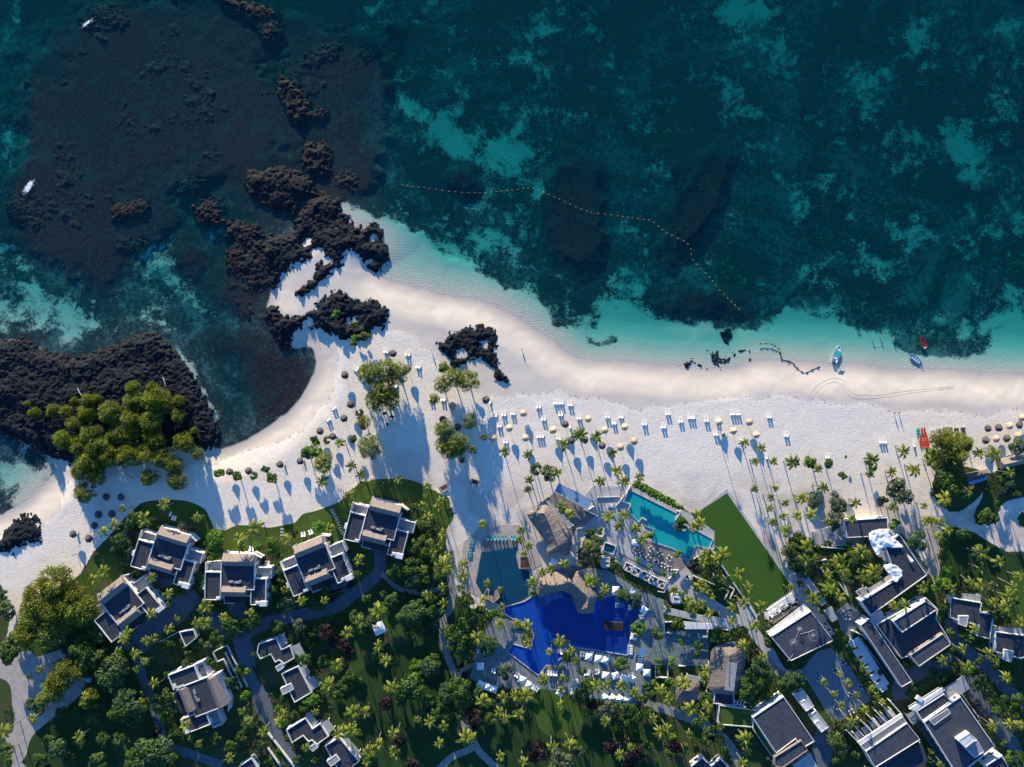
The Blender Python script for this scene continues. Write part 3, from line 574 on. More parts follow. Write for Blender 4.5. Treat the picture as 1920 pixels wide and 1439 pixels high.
# stone terraces round the pools
sheet('pool_terrace', [(880,1273),(888,1245),(888,1222),(905,1190),(925,1160),(945,1146),(960,1122),(985,1112),(1010,1080),(1070,1060),(1140,1070),(1205,1110),(1245,1125),(1244,1180),(1220,1200),(1222,1280),(1196,1322),(1128,1312),(1075,1306),(1050,1296),(1010,1292),(940,1292)], .06, 'pave')
sheet('courtyard', [(1217,1185),(1330,1180),(1328,1250),(1217,1247)], .065, 'mosaic')
sheet('pool_terrace', zpl('G',-20,240,60,150,330,150,400,150,930,400,1150,560,1150,720,1000,780,900,880,960,960,930,1040,1340,1300,1480,1330,1480,1400,1300,1440,1180,1290,700,1080,330,880,110,740,0,560,-60,500), .062, 'conc')
sheet('pool_deck', zpl('G',400,650,430,610,540,640,760,740,900,830,880,890,800,940,690,910,400,750), .075, 'deck')
sheet('boardwalk', zpl('E',1280,240,1440,110,1740,270,1800,330,1720,400,1640,430,1590,520,1540,400,1340,200), .07, 'deck')
sheet('pool_terrace', zpl('E',620,560,720,480,790,400,1110,405,1250,520,1330,760,1210,830,1110,800,1090,660,1110,605,780,650,730,890,790,960,770,1060,650,1000,560,800,600,700), .03, 'sandpath')
sheet('pool_terrace', zpl('E',790,540,1110,530,1112,600,780,640), .072, 'deck')
sheet('service_road', zpl('G',1350,1200,1440,1160,1500,1260,1540,1330,1480,1380,1400,1330), .066, 'conc')
sheet('striped_courtyard', zpl('J',250,470,360,330,470,300,610,440,770,690,500,885), .06, 'strip')
sheet('courtyard', zpl('I',510,1070,600,1000,740,1110,680,1160,640,1250,600,1280,540,1180), .061, 'pave')
# ---------------------------------------------------------------- pools: a basin floor, the water, a coping round it
def poolmat(name, c, c2, sc=.35):
    t = NT(name); n = t.noise(sc, 3, .5, .5); m = t.noise(2.5, 3, .6)
    t.bump(m, .12, .04); col = t.mix(t.mr(n, .3, .7), c, c2); return t.fin(col, .06, .5)
def watermat(name, tint):
    t = NT(name); tr = t.n('ShaderNodeBsdfTransparent'); tr.inputs[0].default_value = (*tint,1)
    gl = t.n('ShaderNodeBsdfGlossy'); gl.inputs['Roughness'].default_value = .05;
    bm = t.n('ShaderNodeBump'); bm.inputs['Strength'].default_value = .3; bm.inputs['Distance'].default_value = .06; t.link(t.noise(1.8,3,.6,.5), bm.inputs['Height']); t.link(bm.outputs[0], gl.inputs['Normal']); frs = t.schlick(bm.outputs[0], .02, .6)
    m = t.n('ShaderNodeMixShader'); t.link(frs, m.inputs[0]); t.link(tr.outputs[0], m.inputs[1]); t.link(gl.outputs[0], m.inputs[2]); t.link(m.outputs[0], t.out.inputs[0]); return t.m
MT['fT'] = simple('turquoise_pool_tile', (.02,.42,.40), (.015,.36,.36), .12, .6); MT['wT'] = watermat('turquoise_pool_water', (.75,.97,.97))
MT['fG'] = simple('deep_green_pool_tile', (.004,.050,.095), (.005,.066,.115), .15, .6); MT['wG'] = watermat('green_pool_water', (.8,.95,.97))
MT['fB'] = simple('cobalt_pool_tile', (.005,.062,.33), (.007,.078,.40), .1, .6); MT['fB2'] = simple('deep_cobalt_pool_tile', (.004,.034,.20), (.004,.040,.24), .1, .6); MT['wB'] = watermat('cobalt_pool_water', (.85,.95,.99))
def pool(pts, f, w, label, cop='conc', z=.12, cw=.3):
    P = WP(pts); c = P[0]; Q = [(x-c[0],y-c[1]) for x,y in P]; r = tag(empty('swimming_pool', (c[0],c[1],0)), label, 'pool')
    MB().prism(Q, .03, z).obj('basin', MT[f], r); MB().sheet(inset(Q,.02), z+.22).obj('water', MT[w], r)
    if cop: MB().ring(inset(Q,-cw), cw+.01, 0.02, z+.27).obj('coping', MT[cop], r)
    return r
pool(zpl('G',400,195,810,400,770,515,885,562,905,532,950,570,978,548,1130,632,1095,712,975,680,925,815,860,775,790,715,580,645,608,540,525,505,542,460,495,437,465,470,378,372,395,320,345,290), 'fT', 'wT', 'bright turquoise pool with stepped edges, left of the green lawn')
pool(zpl('E',785,648,1108,605,1090,670,1118,800,1212,822,1200,1050,1130,1095,1060,1125,1000,1137,930,1115,800,1050,730,920), 'fG', 'wG', 'dark green trapezoid pool below the teal loungers', None, .10)
pool([(946,1139),(984,1128),(1000,1118),(1012,1110),(1060,1100),(1078,1105),(1115,1100),(1130,1122),(1152,1115),(1203,1128),(1197,1178),(1185,1178),(1175,1228),(1078,1212),(1066,1225),(1045,1238),(1042,1250),(1024,1247),(1010,1266),(952,1222),(962,1208),(996,1218),(1002,1190),(990,1170),(962,1160),(946,1150)], 'fB', 'wB', 'cobalt blue main pool beside the L-shaped thatched bar', 'conc', .14, .25)
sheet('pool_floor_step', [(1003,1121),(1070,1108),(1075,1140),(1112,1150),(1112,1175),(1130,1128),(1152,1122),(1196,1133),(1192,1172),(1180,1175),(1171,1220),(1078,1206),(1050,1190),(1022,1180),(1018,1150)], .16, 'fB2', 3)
pool(zpl('G',165,660,260,695,235,760,150,730), 'fG', 'wG', 'small square plunge pool at the left end of the striped walkway', 'white', .3)
# ---------------------------------------------------------------- buildings
FRAME = MB().box(-.8,.8,-.04,.05,-.7,.7).mesh('window', MT['white']); PANE = MB().box(-.68,.68,-.06,-.02,-.6,.6).mesh('pane', MT['glass'])
DOORM = MB().box(-.55,.55,-.05,.05,0,2.1).mesh('door', MT['dwood'])
def windows(P, z0, z1, r):
    P = ccw(P); n = len(P)
    for i in range(n):
        a = Vector(P[i]); b = Vector(P[(i+1)%n]); e = b-a; L = e.length
        if L < 3.2: continue
        e.normalize(); nn = Vector((e.y,-e.x)); mid = (a+b)/2
        c = r.location
        if nn.dot(-Vector((mid.x+c.x, mid.y+c.y))) < 0.25*math.hypot(mid.x+c.x, mid.y+c.y): continue
        k = int(L//3.2); st = max(1, int((z1-z0)//2.8))
        for q in range(st):
            for j in range(k):
                p = a+e*(L*(j+.5)/k)+nn*.02; an = math.atan2(e.y,e.x)
                w_ = put('window', FRAME, r, (p.x,p.y,z0+1.6+q*2.9), an); put('pane', PANE, w_)
class Bld:
    def __init__(s, name, label, cat, pts, group=None, ang=0, zone=None, base=0):
        s.tf = lambda p: p
        c = W(*pts); s.c = c; s.base = base; s.r = tag(empty(name, (c[0],c[1],base)), label, cat, group)
    def loc(s, pts, h): return [(x-s.c[0], y-s.c[1]) for x, y in WP([s.tf(p) for p in pts], h)]
    def blk(s, pts, h, roof='roof', par=.5, wall='white', win=True, pw=.24, z0=0, parm='white'):
        P = s.loc(pts, h); MB().prism(P, z0-.05, h).obj('wall', MT[wall], s.r)
        MB().prism(inset(P, pw+.01 if par else .02), h, h+.03).obj('roof', MT[roof], s.r)
        if par: MB().ring(P, pw, h+.002, h+par).obj('parapet', MT[parm], s.r)
        if win: windows(P, z0, h, s.r)
        return s
    def slab(s, pts, h, m='conc', th=.25, posts=True):
        P = s.loc(pts, h); MB().prism(P, h-th, h).obj('canopy', MT[m], s.r)
        if posts:
            for x, y in inset(P, .3): MB().box(x-.1,x+.1,y-.1,y+.1,0,h-th-.005).obj('post', MT['white'], s.r)
        return s
    def gab(s, pts, he, hr, m='gable', wall='white', hip=0, name='gable_roof', ov=.0):
        """pts: four corners at eave height; the ridge runs parallel to the side pts[0]-pts[1]"""
        P = [Vector(p) for p in s.loc(pts, he)]; a, b, c, d = P
        m1 = (a+d)/2; m2 = (b+c)/2; k1 = (m2-m1)*hip; r1 = m1+k1; r2 = m2-k1
        vs = [(*p,he) for p in P]+[(*r1,hr),(*r2,hr)]+[(*p,he-.25) for p in P]
        MB().add(vs, [(0,1,5,4),(2,3,4,5),(1,2,5),(3,0,4),(0,6,7,1),(1,7,8,2),(2,8,9,3),(3,9,6,0),(9,8,7,6)]).obj(name, MT[m], s.r)
        if wall: MB().prism(inset([tuple(p) for p in P], .35), 0, he-.252).obj('wall', MT[wall], s.r)
        return s
    def louv(s, pts, h, n, m='white', frame=True, w=.12, name='slat', along=0, posts=False):
        """slats laid across from side 0-1 to side 3-2"""
        P = [Vector(p) for p in s.loc(pts, h)]; a, b, c, d = P
        for i in range(n):
            t_ = (i+.5)/n; MB().bar((*a.lerp(b,t_),h),(*d.lerp(c,t_),h), w, .12).obj(name, MT[m], s.r)
        if frame: MB().ring([tuple(p) for p in P], .14, h-.08, h+.08).obj('frame', MT[m], s.r)
        if posts:
            for p in P: MB().box(p.x-.07,p.x+.07,p.y-.07,p.y+.07,0,h-.08).obj('post', MT[m], s.r)
        return s
    def flat(s, pts, z, m, name='terrace_floor', th=.12):
        P = s.loc(pts, z); MB().prism(P, z-th, z).obj(name, MT[m], s.r); return s
    def wall(s, pts, h, m='white', w=.25, name='wall', z0=0):
        P = s.loc(pts, h)
        for i in range(len(P)-1): 
            a, b = P[i], P[i+1]; MB().bar((a[0],a[1],(h+z0)/2),(b[0],b[1],(h+z0)/2), w, h-z0).obj(name, MT[m], s.r)
        return s
    def box(s, cx, cy, lx, ly, z0, z1, m='ac', name='roof_unit', rot=0):
        (x, y), = s.loc([(cx,cy)], z1); ang = getattr(s, 'ang', 0)
        o = MB().box(-lx/2,lx/2,-ly/2,ly/2,z0,z1).obj(name, MT[m], s.r, loc=(x,y,0)); o.rotation_euler.z = R(-rot-ang); return s
def villa(cx, cy, rot, label, mirror=1, sc=1.0):
    b = Bld('villa', label, 'villa', (cx,cy), 'terraced beach villas'); c_, s_ = math.cos(R(rot)), math.sin(R(rot)); b.ang = rot
    b.tf = lambda p: (cx+(p[0]*mirror*c_-p[1]*s_)*sc, cy+(p[0]*mirror*s_+p[1]*c_)*sc)
    rc = lambda x0,x1,y0,y1: [(x0,y0),(x1,y0),(x1,y1),(x0,y1)]
    b.blk(rc(-60,-30,-9,44), 6.0).blk(rc(26,55,2,52), 6.0).blk(rc(-30.5,32.5,-26,24), 6.5, par=.3)
    b.flat(rc(-57,-29,-25,-9.5), 3.4, 'terr').wall([(-29,-25),(-57,-25),(-57,-9.5)], 4.5).wall([(-50,-24),(-50,-10)], 3.9, 'terr')
    b.flat(rc(33,62,-18,2.5), 3.4, 'terr').wall([(33,-18),(63,-18),(63,2)], 4.5)
    b.blk(rc(-57,-30,-25,-10), 3.2, 'terr', 0).blk(rc(33,62,-18,2), 3.2, 'terr', 0)
    b.wall([(-60,44),(-60,-26)], 5.4).wall([(63,2),(63,-18)], 5.0)
    b.gab(rc(-27,31,-43,-19), 6.2, 8.4).gab(rc(-27,18,15,37), 6.2, 8.2)
    b.flat(rc(-27,18,37,48), 3.0, 'roof', 'porch_roof').wall([(-24,37),(-24,50),(-6,50)], 3.2).wall([(18,36),(26,36)], 6.0).wall([(-32,24),(-32,44)], 6.5)
    b.wall([(28,-44),(44,-36)], 4.5).wall([(-27,-44),(-27,-30)], 5.5)
    for x, y, lx, ly in ((-12,10,1.6,.7),(0,11,2.2,.6),(5,9,.8,.8)): b.box(x, y, lx, ly, 6.5, 7.2)
    for x, y in ((-36,41),(38,48)): b.box(x, y, 1.4, .8, 6, 6.9, 'white', 'chimney_box')
    b.box(49, 50, 2.6, 1.8, 5, 7.2, 'white', 'stair_tower'); b.box(-61.5, 20, 1.2, 1.8, 0, 5, 'white', 'stair_tower')
    return b
villa(445,1082,1,'white villa with dark roof and brown gables, lower middle of the beachfront five')
villa(713,983,14,'white villa with dark roof and brown gables, topmost and rightmost of the beachfront five')
villa(590,1056,-22,'white villa tilted counter-clockwise, between the middle and the rightmost beachfront villas')
villa(315,1037,17,'white villa tilted clockwise, second from left, above the drive and hedges')
villa(230,1133,-38,'white villa tilted steeply, leftmost of the beachfront five, by the big feathery trees')
villa(378,1306,69,'white villa turned sideways in the lower left garden beside the walled hedge strips')
def suite(label, parts, hut=None, decks=(), h=3.6):
    z, poly = parts; pts = zpl(z, *poly); c = (sum(p[0] for p in pts)/len(pts), sum(p[1] for p in pts)/len(pts))
    b = Bld('garden_suite', label, 'bungalow', c, 'white garden bungalows'); b.blk(pts, h, par=.5, pw=.26)
    for d in decks: b.slab(zpl(z,*d), 2.7, 'terr', .2); b.flat(zpl(z,*d), .25, 'terr')
    if hut: b.blk(zpl(z,*hut), h+.7, 'terr', .12)
    return b
suite('white bungalow with stepped dark roof, upper of the pair left of the garden lawn', ('D',(505,320,665,268,712,370,790,335,830,450,735,505,690,470,655,490,615,420,520,460,490,400)), (652,535,712,500,730,540,680,575), ((805,350,870,318,920,415,855,455),(670,250,730,230,770,315,715,360)))
suite('white bungalow with long dark roof, lower of the pair left of the garden lawn', ('D',(710,590,862,520,985,760,828,852)), (697,728,795,678,820,735,722,785), ((885,540,930,520,975,600,930,630),(940,640,1000,610,1055,700,985,740)))
suite('white bungalow with cross-shaped dark roof near the bottom edge', ('D',(755,1095,930,985,990,1085,1060,1035,1135,1155,1030,1230,985,1190,955,1205,905,1150,805,1215)), (955,1260,1015,1215,1040,1255,990,1295), ((1060,1050,1130,1005,1190,1090,1130,1130),(925,960,965,940,1040,1030,1000,1070)))
suite('white bungalow cut by the bottom edge, beside a palm clump', ('D',(1100,1240,1230,1160,1410,1380,1300,1470,1210,1440)), (1115,1380,1200,1320,1235,1370,1155,1430), ((1240,1170,1290,1150,1420,1300,1370,1340),))
suite('small white bungalow with grey roof right of the large right-hand roofs', ('I',(1365,960,1600,1000,1590,1070,1690,1090,1660,1275,1565,1250,1575,1170,1440,1140,1360,1110)), (1430,1100,1505,1100,1490,1185,1430,1165), ((1380,925,1600,945,1595,995,1370,958),))
suite('white bungalow with grey roof cut by the right edge', ('I',(1700,1215,1960,1250,1960,1400,1890,1420,1700,1370)), (1770,1350,1840,1365,1825,1450,1765,1430), ((1720,1180,1910,1200,1915,1240,1710,1210),))
suite('little square white hut left of the villa drive among palms', ('B',(1615,215,1745,190,1775,265,1672,350)), None, (), 3.0)
suite('small white bungalow cut by the bottom edge left of the drive', ('D',(330,1420,445,1345,500,1440,470,1500,340,1500)), None, (), 3.2)
suite('white bungalow cut by the bottom edge below the thatched spa', ('H',(940,1420,1040,1340,1120,1420,1200,1350,1290,1440,1280,1500,960,1500)), None, (), 3.2)
def wallrun(label, z, runs, h=1.2, m='white', cat='wall', grp='white garden walls'):
    p0 = zp(z, runs[0][0], runs[0][1]); b = Bld('garden_wall', label, cat, p0, grp)
    for r_ in runs: b.wall(zpl(z,*r_), h, m, .3, 'wall_section')
    return b
wallrun('white parallel planter walls beside the sideways villa', 'D', [(215,340,310,530),(200,400,350,720),(185,465,310,735),(315,530,400,715),(90,400,215,340),(90,400,125,490,185,465)])
wallrun('long white walls holding a red planted strip near the bottom', 'D', [(585,1130,820,1430),(585,1265,700,1430)])
wallrun('low white wall of the walled hut garden', 'B', [(1430,310,1615,215)])
wallrun('straight white wall along the left edge of the smooth green lawn', 'G', [(1110,705,1515,1310),(1515,1310,1540,1370)], .8)
wallrun('white zigzag planter walls between the turquoise pool and the lawn', 'G', [(960,810,1060,760),(960,960,1080,1010,1280,1100,1240,1180),(1000,1070,1080,1110),(820,920,740,990),(1110,870,1160,1000,1330,1080,1290,1170),(780,910,830,910),(640,1100,700,1110,720,1030)], .7)
wallrun('white planter walls left of the turquoise pool', 'G', [(395,150,330,290,395,320,375,370),(270,330,385,180),(780,520,885,562),(810,375,845,385,775,520),(165,570,135,620),(495,437,540,460)], .9)
wallrun('white terrace walls round the sunken pebble courtyard', 'H', [(700,110,700,230,770,230),(700,130,860,130),(1010,230,1010,270,1090,270,1090,190),(620,530,620,630,730,630,730,530),(830,525,900,525),(880,145,1290,205),(905,600,905,640,1030,650),(1100,490,1100,640,1080,760,1140,790)], .9)
wallrun('curved white planter wall right of the round-ended thatched hall', 'E', [(1645,680,1640,440,1700,430,1860,520),(1860,520,1890,430),(1840,700,1900,680)], .8)
wallrun('white blue-shaded zigzag wall left of the cloth-covered restaurant', 'I', [(400,745,460,705,440,680,370,690),(430,790,400,745),(530,850,610,960,560,830)], 1.0)
wallrun('long pale retaining wall under the stepped terrace', 'I', [(350,580,580,600),(580,570,700,580)], .8)
# large buildings, lower right
b = Bld('flat_roofed_hall', 'square grey roofed hall with two round wire discs on its roof', 'building', (1497,1195))
b.blk(zpl('I',20,1255,320,1062,490,1285,170,1438), 5.5, 'roof2', .3, pw=.2)
for x, y, rr in ((345,1250,2.1),(195,1305,1.4),(240,1205,1.0)):
    (X, Y), = b.loc([zp('I',x,y)], 7.0); ring = MB().tube([(X+rr*math.cos(a),Y+rr*math.sin(a),6.6) for a in np.linspace(0,2*math.pi,17)], .035, 4); rg = ring.obj('wire_disc', MT['metal'], b.r)
    sp = MB()
    for k in range(14): a = k*math.pi/7; sp.bar((X,Y,7.0),(X+rr*math.cos(a),Y+rr*math.sin(a),6.6), .045, .045)
    sp.obj('spoke', MT['metal'], rg)['kind'] = 'stuff'; MB().box(X-.06,X+.06,Y-.06,Y+.06,5.5,7).obj('mast', MT['metal'], b.r)
b.wall([zp('I',195,1300),zp('I',240,1200)], 5.7, 'metal', .1, 'pipe', 5.58).wall([zp('I',240,1240),zp('I',345,1210)], 5.7, 'metal', .1, 'pipe', 5.58).wall([zp('I',150,1440),zp('I',195,1385)], 5.7, 'metal', .1, 'pipe', 5.58)
b.flat(zpl('I',0,1215,270,1010,320,1060,18,1250), 3.4, 'white', 'terrace_roof').flat(zpl('I',0,1130,190,1035,250,1015,0,1190), .5, 'deck', 'deck', .4).flat(zpl('I',-30,1070,180,930,205,1000,-20,1130), .45, 'white', 'terrace_floor', .4)
b = Bld('long_roofed_building', 'dark L-shaped building with a long grey bar roof and two raised roof boxes', 'building', (1690,1200))
b.blk(zpl('I',810,1165,1185,965,1275,1050,1260,1120,1330,1230,1370,1300,1140,1480,1060,1400,1000,1420), 4.6, 'roof', .25, pw=.25)
b.blk(zpl('J',690,130,760,80,1080,550,1000,595), 5.4, 'roof2', .25, pw=.2).blk(zpl('I',935,1140,1180,985,1270,1050,1005,1225), 6.6, 'roof2', .3, 'white').blk(zpl('J',1060,355,1310,190,1370,275,1130,440), 6.4, 'roof2', .35, 'gable', parm='conc')
b.blk(zpl('I',765,1100,850,1060,880,1130,800,1180), 3.2, 'conc', .3)
b.flat(zpl('J',600,270,680,215,910,570,830,620), .6, 'whitefab', 'white_deck', .5).wall([zp('J',700,230),zp('J',960,590)], 3.6, 'glass', .3, 'window_wall').wall([zp('J',640,180),zp('J',720,210),zp('J',740,240)], 3, 'white')
for ci, (x, y) in enumerate(((610,240),(660,310),(700,375),(740,435),(785,490),(830,550),(870,610))):
    p = zp('J',x,y); cab = Bld('daybed_cabana', 'white walled daybed nook on the deck along the long bar roof, %s' % ['topmost','second from the top','third from the top','middle one','third from the bottom','second from the bottom','bottommost'][ci], 'daybed', p, 'daybed nooks along the deck')
    q = 22/4; a = R(33); pt = lambda u, v: (p[0]+u*math.cos(a)+v*math.sin(a), p[1]-u*math.sin(a)+v*math.cos(a))
    cab.wall([pt(-6,-3),pt(-6,3),pt(6,3),pt(6,-3)], 1.5, 'white', .25, 'side_wall').flat([pt(-5,-3),pt(5,-3),pt(5,2.3),pt(-5,2.3)], .6, 'cushion', 'mattress', .3)
b = Bld('restaurant', 'dark roofed restaurant partly covered by crumpled white tarpaulins', 'building', (1670,1075))
b.blk(zpl('I',985,490,1190,795,770,1098,695,990,950,830,940,760,890,620,870,560), 5.2, 'roof', .3, pw=.25)
b.louv(zpl('I',985,485,1205,780,1180,795,965,500), 4.4, 22, 'conc', w=.22)
b.blk(zpl('I',570,385,895,362,905,500,590,515), 4.0, 'roof2', .3).flat(zpl('I',590,520,900,505,880,570,600,570), .4, 'wood', 'deck')
b.flat(zpl('I',735,500,830,640,850,720,800,720,700,560), .3, 'sandpath', 'sand_yard').slab(zpl('I',860,600,955,700,880,730,820,650), 3.0, 'terr')
for i, c in enumerate(((690,905,740,880,775,960,710,985),(735,905,800,870,830,930,770,965),(800,870,860,830,890,890,830,925),(865,820,920,790,950,850,895,880))):
    b.slab(zpl('I',*c), 3.6, 'terr' if i != 3 else 'conc', .15)
b.louv(zpl('I',655,920,710,885,740,925,690,955), 3.2, 4, 'white', w=.2)
def tarp(z, c, h, label):
    P = WP(spline(zpl(z,*c), 4, True), h); x0=min(p[0] for p in P); x1=max(p[0] for p in P); y0=min(p[1] for p in P); y1=max(p[1] for p in P)
    X, Y = np.meshgrid(np.arange(x0,x1,.35), np.arange(y0,y1,.35)); d = sdf(P, X, Y)
    a_, b_, c_ = worley(X, Y, .35, 3); Z = h+.15+.9*fbm(X+fbm(X,Y,.4,2,2)*3,Y,.45,3,int(h*10))+(b_-a_)*.35
    F = gridfaces(*X.shape); F = F[(d > 0).ravel()[F].all(1)]; u, inv = np.unique(F, return_inverse=True)
    me = mesh_np('tarpaulin', np.stack([X.ravel()[u]-x0, Y.ravel()[u]-y0, Z.ravel()[u]],1), inv.reshape(F.shape), MT['whitefab'])
    o = put('tarpaulin', me, None, (x0,y0,0)); md = o.modifiers.new('thickness','SOLIDIFY'); md.thickness = .04; tag(o, label, 'tarpaulin', 'white tarpaulins on the restaurant')
tarp('I', (745,480,890,440,910,490,1000,560,1005,590,940,590,865,592,830,640,800,640), 5.3, 'crumpled white tarpaulin over the top corner of the dark restaurant roof')
tarp('I', (850,720,950,712,1008,780,950,850,900,790), 5.4, 'crumpled white tarpaulin on the left side of the restaurant roof')
tarp('I', (1030,630,1050,640,1090,680,1080,705,1060,700), 5.5, 'small crumpled white sheet in the middle of the restaurant roof')
b = Bld('event_hall', 'grey roofed hall with a grass covered annex at its left', 'building', (1470,1370))
b.blk(zpl('H',1490,985,1770,795,2050,1200,1925,1275,1880,1180,1705,1310), 5.4, 'roof2', .3, pw=.25).blk(zpl('H',1690,1340,1930,1190,1990,1280,1760,1440,1690,1420), 6.2, 'roof2', .4, 'gable', parm='gable')
b.blk(zpl('H',1190,870,1580,925,1488,985,1500,1075,1180,1050), 3.2, 'lawn', .35, pw=.3).blk(zpl('H',1490,1085,1500,1000,1705,1320,1670,1345), 3.4, 'lawn', .25)
b.blk(zpl('H',1860,1420,2010,1310,2080,1440,1900,1480), 3.5, 'conc', .3)
b.louv(zpl('H',1320,830,1600,880,1590,915,1310,865), 2.8, 10, 'white', w=.5)
b = Bld('pergola_building', 'grey roofed building with a slatted glass strip and white fin walls', 'building', (1650,1395))
b.blk(zpl('J',730,1075,1040,862,1140,988,800,1200), 5.2, 'roof2', .3, pw=.2).flat(zpl('J',672,1010,1000,795,1012,815,690,1032), 4.6, 'white', 'beam_slab', .6)
b.louv(zpl('J',690,1032,1012,816,1040,860,730,1074), 4.9, 34, 'white', w=.14).flat(zpl('J',690,1032,1012,816,1040,860,730,1074), 4.4, 'glass', 'glass_strip')
for i in range(7):
    t_ = i/6; a = (585+335*t_, 915-215*t_); c = (690+320*t_, 1020-215*t_)
    b.wall([zp('J',*a), zp('J',*c)], 3.8, 'white', .28, 'fin_wall')
for i in range(5):
    t_ = i/6; x = 640+i*60; y = 945-i*40
    b.slab(zpl('J',x,y,x+45,y-30,x+88,y+25,x+40,y+57), 2.9, 'terr' if i%2 else 'conc', .15)
b.slab(zpl('J',730,1215,1150,1010,1200,1150,1050,1300), 3.4, 'roof', .3)
b = Bld('spa_building', 'large grey roofed building in the bottom right corner with a white roof box', 'building', (1800,1380))
b.blk(zpl('J',1165,855,1440,662,1702,1040,1420,1260), 5.6, 'roof2', .35, pw=.3).blk(zpl('J',1108,775,1320,640,1370,700,1158,848), 5.0, 'roof', .3, pw=.3)
b.flat(zpl('J',1060,760,1310,600,1330,620,1100,775), 5.2, 'white', 'beam_slab', .6).louv(zpl('J',1050,740,1280,595,1300,612,1075,765), 4.2, 16, 'white', w=.15)
b.slab(zpl('J',1320,605,1465,510,1515,605,1370,700), 3.2, 'terr').louv(zpl('J',1210,845,1350,755,1370,790,1245,882), 6.1, 16, 'white', w=.13, name='skylight_bar')
b.blk(zpl('J',1425,995,1510,938,1565,985,1480,1050), 8.2, 'white', .15).blk(zpl('J',1480,1055,1565,990,1620,1080,1550,1125), 6.6, 'terr', .2)
b.slab(zpl('J',1110,870,1160,840,1420,1230,1370,1260), 3.6, 'roof', .3, False).slab(zpl('J',1030,800,1105,770,1120,860,1090,885), 3.0, 'terr')
b.wall([zp('J',1450,640),zp('J',1610,860)], 1.2, 'white').blk(zpl('J',1620,1180,1750,1100,1810,1200,1700,1260), 4.6, 'roof', .6, pw=.4)
b.box(*zp('J',1140,685), 2.2, 1.6, 4.4, 5.6, 'white', rot=33); b.box(*zp('J',1600,858), 1.4, .8, 0, 1.5, 'conc', rot=33)
for i, (c, lb) in enumerate((((190,655,270,618,345,738,285,778),'small white L-shaped service hut, upper of two left of the striped court'),((305,810,360,768,455,893,400,935),'small white L-shaped service hut, lower of two left of the striped court'))):
    b = Bld('service_hut', lb, 'hut', zp('J',*c[:2]), 'white service huts'); pts = zpl('J',*c)
    b.blk(pts, 2.8, 'conc', .2); m = [(pts[k][0]*.55+pts[3][0]*.45, pts[k][1]*.55+pts[3][1]*.45) for k in range(4)]; b.blk(m, 3.6, 'white', .15, win=False)
b = Bld('covered_walkway', 'glass covered walkway running down beside the palms above the disc-roofed hall', 'canopy', zp('I',300,850))
b.slab(zpl('I',235,790,280,770,390,925,340,945), 2.8, 'terr', .12).slab(zpl('I',345,950,395,930,440,1000,400,1030), 2.6, 'terr', .12).slab(zpl('I',415,1060,480,1030,525,1125,480,1150), 3.0, 'terr', .2)
b.blk(zpl('I',160,800,225,775,240,800,185,840), .9, 'conc', 0, win=False)
b = Bld('terrace_kiosk', 'stepped grey slab terrace with five dark panels above the retaining wall', 'terrace', zp('I',450,520))
b.flat(zpl('I',320,470,480,430,580,520,590,580,360,575,330,520), .3, 'conc', 'terrace_floor', .3)
for i in range(5): x = 345+i*48; b.flat(zpl('I',x,480+i*3,x+34,480+i*3,x+34,562,x,562), .42, 'terr', 'panel')
b = Bld('glass_pavilion', 'long pale blue slatted roof pavilion above the round-ended thatched hall', 'pavilion', zp('E',1600,150))
b.louv(zpl('E',1475,28,1780,180,1740,272,1440,105), 3.0, 26, 'skyblue', w=.28, name='roof_slat', posts=True).flat(zpl('E',1475,28,1780,180,1740,272,1440,105), 2.85, 'terr', 'roof_panel', .06)
b.wall([zp('E',1705,270),zp('E',1830,330)], 1.4, 'white').wall([zp('E',1740,272),zp('E',1800,240)], 1.2)
b = Bld('slatted_arbour', 'narrow white slatted arbour hugging the thatched hall under two palms', 'pergola', zp('E',1480,310))
b.louv(zpl('E',1400,180,1610,410,1565,440,1365,200), 2.6, 26, 'white', w=.2, posts=True)
b = Bld('beach_terrace', 'pale stepped terrace with low walls above the turquoise pool', 'terrace', zp('G',200,250))
b.flat(zpl('G',80,175,150,150,230,165,320,150,300,240,90,250), .25, 'conc', 'terrace_floor', .3).flat(zpl('G',90,262,290,255,250,380,140,390,100,340), .2, 'conc', 'terrace_floor', .3).wall([zp('G',90,255),zp('G',300,248)], .7).box(*zp('G',215,330), 2, 1.2, 0, .5, 'white', 'low_block')
sheet('walkway_base', zpl('G',225,745,262,735,745,985,735,1040), .10, 'asph')
b = Bld('striped_walkway', 'raised walkway of pale slabs beside the square daybed cabanas', 'walkway', zp('G',480,860))
for i in range(30):
    t_ = i/29; x = 255+t_*485; y = 755+t_*245
    b.flat(zpl('G',x-5,y-8,x+7,y-2,x-8,y+38,x-20,y+32), .22, 'conc', 'slab', .15)
for i in range(5):
    x, y = 275, 700; b.flat(zpl('G',x-18+i*0,y-25+i*16,x+24,y-10+i*16,x+20,y+1+i*16,x-22,y-14+i*16), .22, 'conc', 'slab', .15)
